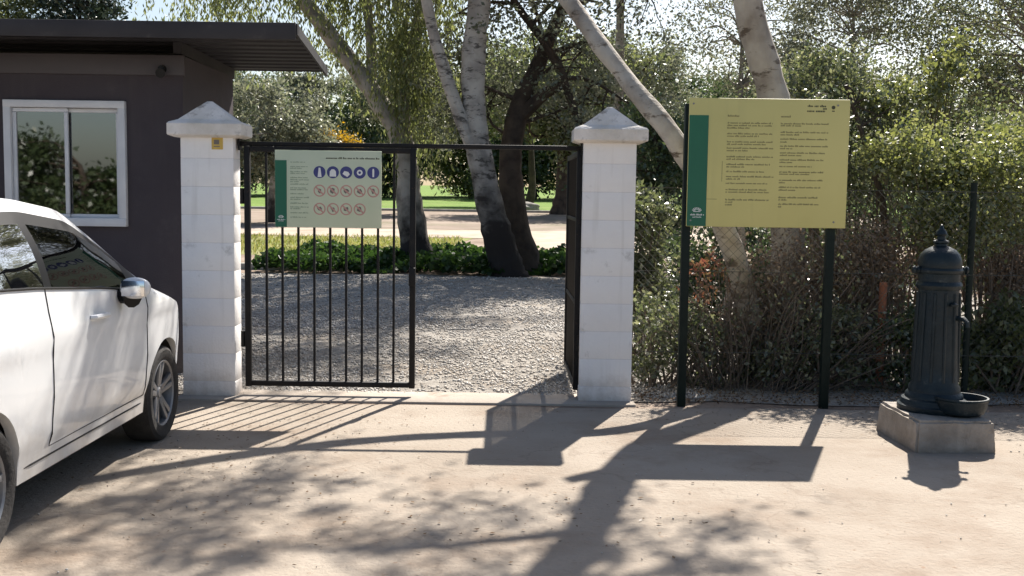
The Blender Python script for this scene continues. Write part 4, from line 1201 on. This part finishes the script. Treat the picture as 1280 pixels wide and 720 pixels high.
# background trees
def bg(name, label, px, y, crowns, leaf, bark, seed, **kw):
    x = px
    return simple_tree(name, label, x, y, kw.pop('ht', 2.5), kw.pop('r', .25), crowns, M[leaf], M[bark], seed, **kw)
bg('olive_tree', 'grey green olive like tree with forked trunk between the hut roof and the gate', -9.9, 45, [((-9.9, 45, 4.3), (2.3, 2.2, 2.2), 110), ((-11.6, 45, 3.4), (1.3, 1.5, 1.3), 40), ((-8.6, 44.6, 3.2), (1.0, 1.2, 1.2), 28)], 'leaf_olive', 'bark_grey', 41, n_leaf=17000, size=.17, sig=.34, r=.22, ht=2.2)
bg('conifer_tree', 'tall dark conifer showing above the left end of the hut roof', -23.8, 60, [((-23.8, 60, 11.3), (2.1, 2.1, 3.2), 90), ((-23.8, 60, 7), (2.8, 2.8, 3.4), 70)], 'leaf_conifer', 'bark_brown', 42, n_leaf=15000, size=.26, sig=.42, r=.3, ht=5)
bg('round_tree', 'light green round tree at the top left corner over the hut roof', -27.4, 58, [((-27.4, 58, 8.6), (3.0, 3, 3.4), 110)], 'leaf_mid', 'bark_grey', 43, n_leaf=11000, size=.24, sig=.45)
bg('golden_bush', 'golden orange leaved bush above the notice board', -12.4, 75, [((-12.4, 75, 4.2), (1.9, 1.8, 1.5), 60)], 'leaf_gold', 'bark_brown', 44, n_leaf=6500, size=.24, sig=.4, ht=1.2, r=.12, cat='bush')
far = [(-40, 92, 10.5, 5.5, 'leaf_mid', 'mid green'), (-31, 98, 9.5, 5.5, 'leaf_olive', 'grey green'), (-22.5, 88, 7.2, 4.4, 'leaf_dark', 'dark green'), (-16.5, 96, 8.6, 4.6, 'leaf_olive', 'grey green'),
       (-9.6, 90, 8.2, 4.4, 'leaf_dark', 'dark green'), (-3.6, 97, 9.2, 4.4, 'leaf_mid', 'mid green'), (1.6, 90, 7.6, 3.9, 'leaf_dark', 'dark green'), (7.2, 95, 9.6, 4.8, 'leaf_mid', 'mid green'),
       (14.0, 90, 8.4, 5.0, 'leaf_dark', 'dark green'), (22, 96, 9.8, 5.6, 'leaf_olive', 'grey green'), (31, 92, 10.5, 5.6, 'leaf_mid', 'mid green'), (40, 98, 11, 6, 'leaf_dark', 'dark green'), (49, 94, 11, 6, 'leaf_mid', 'mid green')]
places = ['hidden mostly by the hut, far across the lawn', 'far across the lawn, left of the conifer', 'at the lawn edge behind the olive tree', 'at the far lawn edge behind the golden bush', 'at the lawn edge left of the poplar', 'at the lawn edge right behind the poplar', 'at the lawn edge between poplar and dark trunk', 'at the lawn edge behind the right gate pillar',
          'far behind the big sign', 'far behind the shrubs right of the sign', 'far behind the fountain', 'far behind the right end of the fence', 'at the far right end of the tree belt']
for k, (x, y, h, rr_, lf, cname) in enumerate(far):
    z = g(x, y)
    if -25 < x < 25: h *= 1.4; rr_ *= 1.08
    bg('lawn_tree', cname + ' tree with low crown ' + places[k], x, y, [((x, y, z + h*.58), (rr_, rr_*.8, h*.40), 120), ((x - rr_*.3, y - 1, z + h*.25), (rr_*.85, rr_*.6, h*.22), 60)], lf, 'bark_brown', 60 + k, n_leaf=21000, size=.34, sig=.66, ht=2, r=.3, group='trees along the far edge of the lawn', frac=.3)

for k, (x, y, c_, lf, lab) in enumerate([
        (-5.6, 56, [((-5.6, 56, 7.2), (2.4, 2.4, 2.4), 80), ((-4.8, 56, 4.8), (1.4, 1.6, .9), 24)], 'leaf_olive', 'grey green tree on the sandy ground left of the weeping tree'),
        (1.0, 72, [((0.6, 72, 9.4), (3.6, 3.0, 3.0), 100), ((-1.6, 72, 6.6), (1.8, 1.8, 1.2), 30)], 'leaf_mid', 'airy green tree on the lawn seen between poplar and bare tree'),
        (7.0, 60, [((6.6, 60, 8.0), (3.4, 3.0, 2.8), 100), ((5.0, 60, 5.2), (1.8, 1.8, 1.2), 30)], 'leaf_olive', 'grey green tree on the lawn edge behind the right pillar cap'),
        (-14.5, 52, [((-14.5, 52, 5.4), (2.6, 2.4, 2.4), 80)], 'leaf_dark', 'dark tree on the sandy ground behind the hut corner')]):
    bg('shade_tree', lab, x, y, c_, lf, 'bark_brown', 160 + k, n_leaf=13000, size=.20, sig=.45, ht=3.6, r=.24, group='shade trees on the sandy ground and lawn')

# nearer park trees right of the gateway, seen over the fence shrubs
bg('yard_tree', 'dark green tree just over the right pillar, behind the leaning trunk', 2.6, 19.5, [((2.35, 19.5, 2.35), (.95, .9, .75), 44), ((2.9, 19.4, 1.3), (.7, .8, 1.0), 30)], 'leaf_dark', 'bark_brown', 81, n_leaf=9000, size=.10, sig=.18, r=.10, ht=1.2)
for k, (x, y, cr, lf, lab) in enumerate([
        (5.6, 27, [((5.4, 27, 6.3), (1.7, 1.6, 1.7), 50), ((6.4, 27, 4.4), (1.2, 1.2, 1.1), 26)], 'leaf_olive', 'thin grey green park tree rising right behind the big sign'),
        (8.6, 28, [((8.6, 28, 6.2), (2.3, 2.0, 2.2), 90), ((7.7, 27.6, 4.0), (1.4, 1.4, 1.0), 28)], 'leaf_olive', 'grey green park tree over the shrubs between sign and fountain'),
        (12.2, 26, [((11.9, 26, 5.9), (2.6, 2.2, 2.2), 110), ((10.6, 25.8, 4.3), (1.3, 1.2, .9), 24)], 'leaf_hedge', 'tall park tree filling the top right corner of the view'),
        (16.0, 30, [((16.0, 30, 6.2), (2.8, 2.4, 3.2), 110)], 'leaf_mid', 'park tree at the right edge of the view')]):
    bg('park_tree', lab, x, y, cr, lf, 'bark_grey', 90 + k, n_leaf=30000 if k else 9000, size=.092, sig=.36, r=.12, ht=2.6, group='park trees over the fence')

# ------------------------------------------------------------------ two pale trunks beside the fence
rng = np.random.default_rng(51)
t3 = thing('leaning_tree', 'pale smooth trunk leaning up to the left from behind the big sign', 'tree', (2.15, 9.3, 0))
tm = MB()
sp3 = limb(tm, [(2.2, 9.35, -.1, .15), (2.12, 9.3, .3, .11), (1.86, 9.12, 1.15, .095), (1.40, 9.0, 1.96, .084), (.92, 9.5, 2.66, .079), (.44, 10.0, 3.4, .077), (-.08, 10.3, 4.2, .085), (-.58, 10.4, 5.1, .075), (-.85, 10.7, 6.6, .045)], rng, 48, 12, wob=.03)
cl3 = np.concatenate([ell_clusters((-.7, 11.0, 6.5), (.8, .9, .7), 18, rng, .2), ell_clusters((.15, 11.9, 7.0), (1.0, .9, .7), 16, rng, .2)])
connect(tm, sp3, cl3, rng, .7, .035)
tm.build('trunk', M['bark_pale'], t3)
foliage('crown', np.concatenate([clump_points(cl3, 3000, .12, rng), strand_points(cl3, 1, .7, rng, .2, 14)]), .085, rng, M['leaf_willow'], t3, .42)

rng = np.random.default_rng(52)
t4 = thing('pale_tree', 'thick pale trunk with dark rings standing upright behind the big sign', 'tree', (2.62, 10.0, 0))
tm = MB()
sp4 = limb(tm, [(2.66, 10, -.1, .24), (2.60, 10, .4, .20), (2.52, 10, 1.5, .15), (2.37, 10, 2.5, .14), (2.09, 10, 3.43, .132), (2.10, 10, 4.5, .13), (2.24, 10, 5.6, .125), (2.28, 10.1, 6.6, .12), (2.1, 10.4, 8.4, .06)], rng, 48, 14, wob=.025)
limb(tm, [(2.06, 10, 4.2, .07), (1.90, 9.98, 4.38, .06), (1.82, 9.95, 4.44, .05)], rng, 6, 8)
s5 = limb(tm, [(2.22, 10, 5.5, .05), (1.5, 10.6, 6.5, .022), (.8, 11.4, 7.1, .010)], rng, 16, 8)
s6 = limb(tm, [(2.27, 10.1, 6.4, .07), (2.6, 10.6, 7.2, .05), (3.0, 11.2, 8.0, .03)], rng, 16, 8)
cl4 = np.concatenate([ell_clusters((.9, 11.4, 7.0), (1.4, .9, .6), 25, rng, .2), ell_clusters((2.2, 11.1, 7.0), (.8, .6, .6), 20, rng, .2), ell_clusters((.8, 12.5, 7.0), (.8, .6, .45), 8, rng, .2), ell_clusters((3.2, 11.1, 7.0), (.6, .4, .3), 9, rng, .2), ell_clusters((2.4, 11.0, 8.6), (1.1, 1.0, .7), 20, rng, .2)])
connect(tm, np.concatenate([sp4, s5, s6]), cl4, rng, .7, .04)
tm.build('trunk', M['bark_pale'], t4)
foliage('crown', np.concatenate([clump_points(cl4, 5600, .115, rng), strand_points(cl4, 1, .8, rng, .25, 14)]), .085, rng, M['leaf_willow'], t4, .42)

# ------------------------------------------------------------------ shrubs along the fence
def shrub(name, label, x, y, ells, leaf, seed, n_leaf, size, sig=.10, stems=14, cat='shrub', aspect=.55, stem_mat='twig', stem_h=None, group=None, shell=.45, stem_r=.012):
    rng = np.random.default_rng(seed)
    s_ = thing(name, label, cat, (x, y, g(x, y)), group)
    cl = np.concatenate([ell_clusters(c_, rd, k, rng, shell, .3) for c_, rd, k in ells])
    m = MB()
    base = np.array([[x + rng.normal()*.12*0 , y, 0.02, .03]])
    pick = cl[rng.choice(len(cl), size=min(stems, len(cl)), replace=False)]
    for c_ in pick:
        b0 = np.array([x + (c_[0] - x) * .45 + rng.normal()*.06, y + (c_[1] - y) * .4 + rng.normal()*.06, -0.02])
        md = (b0 + c_)/2 + rng.normal(size=3)*.08 + np.array([0, 0, .10])
        limb(m, [(*b0, stem_r), (*md, stem_r*.7), (*c_, stem_r*.3)], rng, 8, 5)
    m.build('stem', M[stem_mat], s_)
    foliage('foliage', clump_points(cl, n_leaf, sig, rng), size, rng, M[leaf], s_, aspect)
    return s_
shrub('tall_shrub', 'tall dark leafy shrub right of the big sign, rising above the sign top', 3.55, 10.9, [((3.35, 10.9, 2.15), (.75, .7, .75), 80), ((3.2, 10.8, 1.3), (.55, .6, .6), 34), ((2.95, 11.0, 2.75), (.38, .5, .3), 22)], 'leaf_hedge', 101, 24000, .048, sig=.14, stems=40)
shrub('climbing_vine', 'sunlit yellow green climbing vine spilling over the fence behind the fountain', 4.3, 9.7, [((4.15, 9.6, 1.72), (.62, .45, .42), 60), ((4.75, 9.9, 1.95), (.65, .5, .40), 50), ((3.72, 9.35, 1.40), (.30, .3, .32), 26), ((3.45, 9.5, 2.05), (.35, .3, .25), 18)], 'leaf_bright', 102, 24000, .046, sig=.12, stems=46, cat='vine')
shrub('tall_shrub', 'tall leafy shrub at the right edge behind the fence', 5.7, 11.4, [((5.6, 11.3, 1.9), (.85, .7, .8), 70), ((6.6, 11.4, 1.6), (.8, .6, .9), 50)], 'leaf_mid', 103, 24000, .052, sig=.14, stems=36)
shrub('dry_shrub', 'tangle of dry brown stems and leaves behind the fence below the sign', 2.2, 9.25, [((2.25, 9.3, .75), (.42, .4, .62), 110), ((1.9, 9.3, .45), (.35, .3, .4), 60)], 'leaf_dry', 104, 3200, .045, sig=.12, stems=150, shell=.1, stem_r=.007)
shrub('dry_shrub', 'dense brown dry shrub behind the fence between sign and fountain', 3.2, 9.5, [((3.15, 9.5, .95), (.50, .42, .6), 140), ((2.75, 9.6, .9), (.35, .4, .55), 70)], 'leaf_dry', 105, 5200, .042, sig=.12, stems=190, shell=.1, stem_r=.007)
shrub('dry_shrub', 'brown dry shrub behind the fence right of the fountain', 4.5, 9.6, [((4.5, 9.6, .95), (.70, .4, .45), 140), ((5.4, 9.8, .9), (.6, .4, .5), 70)], 'leaf_dry', 106, 5200, .042, sig=.12, stems=190, shell=.1, stem_r=.007)
shrub('leafy_bush', 'low leafy bush at the fence foot between pillar and first sign post', 1.25, 9.0, [((1.22, 9.0, .45), (.28, .26, .42), 30), ((1.62, 9.05, .35), (.26, .24, .32), 24)], 'leaf_hedge', 107, 3600, .05, sig=.08, stems=26, cat='bush')
shrub('leafy_bush', 'low green bush at the fence foot by the second sign post', 2.62, 8.92, [((2.62, 8.95, .36), (.30, .22, .34), 22), ((2.25, 8.95, .18), (.2, .2, .16), 8)], 'leaf_hedge', 108, 3600, .05, sig=.08, stems=20, cat='bush')
shrub('leafy_bush', 'low dark bush at the fence foot just behind the fountain', 3.25, 8.95, [((3.3, 8.98, .34), (.33, .22, .3), 22)], 'leaf_dark', 109, 3000, .05, sig=.08, stems=20, cat='bush')
shrub('leafy_bush', 'glossy green bush at the right edge beside the concrete block', 4.15, 8.95, [((4.1, 8.98, .38), (.40, .24, .40), 42), ((4.75, 9.0, .34), (.40, .24, .36), 30)], 'leaf_mid', 110, 8500, .065, sig=.08, stems=24, cat='bush')
for k, (x, y, rx, rz, lf, lab) in enumerate([(2.9, 14.0, 1.0, .75, 'leaf_dark', 'dark rounded shrub some way behind the pale trunks and the big sign'), (4.9, 14.5, 1.2, .85, 'leaf_dark', 'dark shrub some way behind the dry brown shrub by the fountain'), (7.0, 14.2, 1.3, .9, 'leaf_hedge', 'shrub some way behind the fence at the right edge')]):
    shrub('yard_shrub', lab, x, y, [((x, y, rz), (rx, .7, rz), 70)], lf, 120 + k, 11000, .075, sig=.14, stems=20, group='shrubs in the yard behind the fence')
shrub('bramble', 'loose tangle of thin bare brambles along the fence foot below the sign', 1.9, 8.85, [((1.55, 8.85, .55), (.5, .2, .5), 60), ((2.4, 8.85, .6), (.6, .2, .55), 80), ((3.1, 8.85, .5), (.4, .2, .5), 40)], 'leaf_hedge', 114, 1500, .04, sig=.13, stems=170, shell=.1, stem_r=.005)
shrub('tall_bush', 'light leafy bush showing between the right pillar and the big sign', 1.25, 10.6, [((1.22, 10.6, 1.25), (.34, .35, .5), 36), ((1.2, 10.6, .6), (.34, .35, .4), 24)], 'leaf_hedge', 111, 7000, .06, sig=.10, stems=26, cat='bush')
shrub('red_leaved_bush', 'small bush with red and orange leaves behind the first sign post', 1.72, 9.3, [((1.70, 9.3, .98), (.15, .15, .16), 14), ((1.62, 9.3, .74), (.12, .12, .15), 8)], 'leaf_red', 112, 210, .055, sig=.06, stems=12, cat='bush')
shrub('hanging_creeper', 'bright lime green creeper top above the dark shrub right of the sign', 3.9, 10.5, [((3.85, 10.5, 2.62), (.34, .25, .16), 18), ((4.15, 10.5, 2.9), (.16, .2, .28), 12), ((3.5, 10.5, 2.5), (.2, .2, .12), 8)], 'leaf_bright', 113, 2600, .058, sig=.08, stems=24, cat='creeper')
for k, (x, y, h, lab) in enumerate([(1.95, 9.75, 1.6, 'thin pale stem leaning behind the big sign, left of the thick trunk'), (2.86, 9.9, 1.75, 'thin pale stem right of the thick pale trunk behind the sign'), (3.42, 10.1, 1.9, 'bent brown stem in the dry shrub between sign and fountain')]):
    rng = np.random.default_rng(130 + k)
    s_ = thing('sapling', lab, 'tree', (x, y, 0)); m = MB()
    sp_ = limb(m, [(x, y, -.05, .05), (x + .05*rng.normal(), y, h*.4, .042), (x + .12*rng.normal(), y, h*.8, .035), (x + .2*rng.normal(), y + .1, h*1.4, .018)], rng, 20, 8)
    cl_ = ell_clusters((x, y + .1, h*1.3), (.3, .3, .3), 10, rng)
    connect(m, sp_, cl_, rng, 1, .012)
    m.build('trunk', M['bark_pale' if k < 2 else 'bark_brown'], s_)
    foliage('crown', clump_points(cl_, 500, .09, rng), .055, rng, M['leaf_hedge'], s_)
rp = thing('marker_post', 'short orange post standing in the shrubs between the sign and the fountain', 'post', (3.12, 9.05, 0))
MB().tube([(3.12, 9.05, 0), (3.12, 9.05, .86)], .032, 10).build('post', M['rust_pipe'], rp)
MB().lathe([(.033, .0), (.036, .01), (.03, .035), (.0, .045)], (3.12, 9.05, .86), 12, close=False).build('post_cap', M['rust_pipe'], rp)

# trees across the driveway behind the camera: they show as reflections in the hut and car windows
bg('street_tree', 'dark leafy tree reflected in the left hut window pane', -13.0, -14, [((-13.0, -14, 1.1), (2.4, 1.6, 1.0), 70), ((-14.6, -14, 2.3), (.6, .8, .9), 20), ((-11.6, -14, 1.6), (.8, .8, .7), 20)], 'leaf_dark', 'bark_brown', 141, n_leaf=8000, size=.22, sig=.3, r=.2, ht=1.2)
bg('street_tree', 'golden leaved tree reflected in the right hut window pane', -9.3, -13, [((-9.6, -13, 1.3), (.9, 1.2, 1.3), 50)], 'leaf_gold', 'bark_brown', 142, n_leaf=3500, size=.2, sig=.3, r=.15, ht=1.0)

# ------------------------------------------------------------------ ground cover, stones, litter
rng = np.random.default_rng(201)
n = 26000
px_ = rng.uniform(-5.6, 2.6, n); py_ = rng.uniform(20.6, 26.5, n)
keep = (px_ > -4.6 + .5*np.sin(py_*1.7)) & (py_ > 20.9 + .3*np.sin(px_*1.9) + .18*np.sin(px_*5.1)) & (py_ < 25.8 + .5*np.sin(px_*1.3))
px_, py_ = px_[keep], py_[keep]
hmap = .20 + .13*np.sin(px_*2.1 + 1)*np.sin(py_*1.7) + .10*np.sin(px_*4.3)*np.cos(py_*3.1)
P = np.stack([px_, py_, np.maximum(.03, hmap*rng.uniform(.35, 1.3, len(px_)))], 1)
o = foliage('ground_ivy', P, .14, rng, M['leaf_ivy'], None, .75); tag(o, kind='stuff')
o['label'] = 'dark green ground ivy round the foot of the poplar'
n = 9000
px_ = rng.uniform(-14, -1.6, n); py_ = rng.uniform(26.7, 35.4, n)
P = np.stack([px_, py_, np.array([g(0, q) for q in py_]) + rng.uniform(.02, .10, n)], 1)
o = foliage('meadow_grass', P, .16, rng, leafmat('meadow_grass_blades', [(.12, .16, .03), (.2, .22, .06), (.28, .25, .11)], .4), None, .16, axis=(0, 0, 1.2), axis_jit=.8); tag(o, kind='stuff')
# loose stones
def stones(name, n, xr, yr, smin, smax, seed, dens=None):
    rng = np.random.default_rng(seed)
    x = rng.uniform(*xr, n); y = yr[0] + (yr[1] - yr[0]) * rng.uniform(0, 1, n) ** 1.5
    if smax > .012:                      # bare and thick spots
        dn = np.sin(x*1.7 + 2) * np.sin(y*1.3) + .7*np.sin(x*4.1 + y*2.3) + .5*np.sin(x*9.3 - y*5.1)
        k_ = rng.uniform(-1.9, 1.2, n) < dn; x, y = x[k_], y[k_]; n = len(x)
    s = smin + (smax - smin) * rng.uniform(0, 1, n) ** 2.2
    base = np.array([(1,0,0),(0,1,0),(-1,0,0),(0,-1,0),(0,0,.75),(0,0,-.75),(.6,.6,.45),(-.6,-.6,.45)], float)[:6]
    V = base[None] * (1 + rng.uniform(-.35, .35, (n, 6, 3))) * s[:, None, None]
    a_ = rng.uniform(0, 6.28, n); ca, sa = np.cos(a_)[:, None], np.sin(a_)[:, None]
    X = V[:, :, 0]*ca - V[:, :, 1]*sa; Y = V[:, :, 0]*sa + V[:, :, 1]*ca
    V = np.stack([X + x[:, None], Y + y[:, None], V[:, :, 2] + .008 + s[:, None]*.25], 2)
    T = np.array([(0,1,4),(1,2,4),(2,3,4),(3,0,4),(1,0,5),(2,1,5),(3,2,5),(0,3,5)])
    F = (np.arange(n)[:, None, None]*6 + T[None]).reshape(-1, 3)
    return tag(link_mesh(name, mesh_from_arrays(name, V.reshape(-1, 3), F), M['stone']), kind='stuff')
stones('gravel_stones', 42000, (-3.2, 1.6), (8.42, 15.0), .006, .021, 211)
stones('coarse_gravel_stones', 26000, (-6.5, 2.4), (12.5, 20.6), .010, .028, 213)
stones('grit', 260, (-3.5, 3.4), (3.6, 8.1), .003, .008, 212)
rng = np.random.default_rng(220)
n = 800
cx_ = np.array([(-1.9, 6.3), (-1.3, 5.4), (.3, 5.2), (1.6, 7.9), (2.2, 7.95), (-1.6, 7.2), (3.2, 7.6)])
idx = rng.integers(0, len(cx_), n)
P = np.stack([cx_[idx, 0] + rng.normal(size=n)*.55, cx_[idx, 1] + rng.normal(size=n)*.38, np.full(n, .012)], 1)
P = P[(P[:, 1] < 8.1)]
V, F = leaf_quads(P, .028, rng, .55); V[:, 2] = np.maximum(.006, .012 + (V[:, 2] - .012)*.25)
tag(link_mesh('leaf_litter', mesh_from_arrays('leaf_litter', V, F), M['leaf_litter']), kind='stuff')
n = 2600     # leaf litter heaped along the fence foot
P = np.stack([rng.uniform(1.0, 6.0, n), 8.55 + np.abs(rng.normal(size=n))*.5 - .35, rng.uniform(.01, .05, n)], 1)
V, F = leaf_quads(P, .034, rng, .5); V[:, 2] = np.maximum(.006, V[:, 2]*.7)
tag(link_mesh('fence_leaf_litter', mesh_from_arrays('fence_leaf_litter', V, F), M['leaf_litter']), kind='stuff')
# kerbs, boulder
k_ = MB(); k_.box((-5.6, 21.9, .06), (4.6, .16, .14), rz=R(-4), bev=.02); tag(k_.build('kerb', M['kerb']), kind='structure')
k_ = MB(); k_.box((-14, 60.1, .62), (40, .3, .22), bev=.03); tag(k_.build('lawn_kerb', M['kerb']), kind='structure')
bm = bmesh.new(); bmesh.ops.create_icosphere(bm, subdivisions=4, radius=1)
for v in bm.verts:
    q = v.co.copy(); f_ = 1 + .13*math.sin(q.x*4+1)*math.sin(q.y*3) + .08*math.sin(q.z*7 + q.x*5)
    v.co = Vector((q.x*.9*f_, q.y*.5*f_, q.z*.32*f_))
me = bpy.data.meshes.new('boulder'); bm.to_mesh(me); bm.free()
me.polygons.foreach_set('use_smooth', [True]*len(me.polygons)); me.transform(Matrix.Translation((.6, 62, g(0, 62)+.2)))
tag(link_mesh('boulder', me, M['boulder'], loc=(.6, 62, g(0, 62))), 'low grey boulder on the lawn right of the poplar trunk', 'boulder')
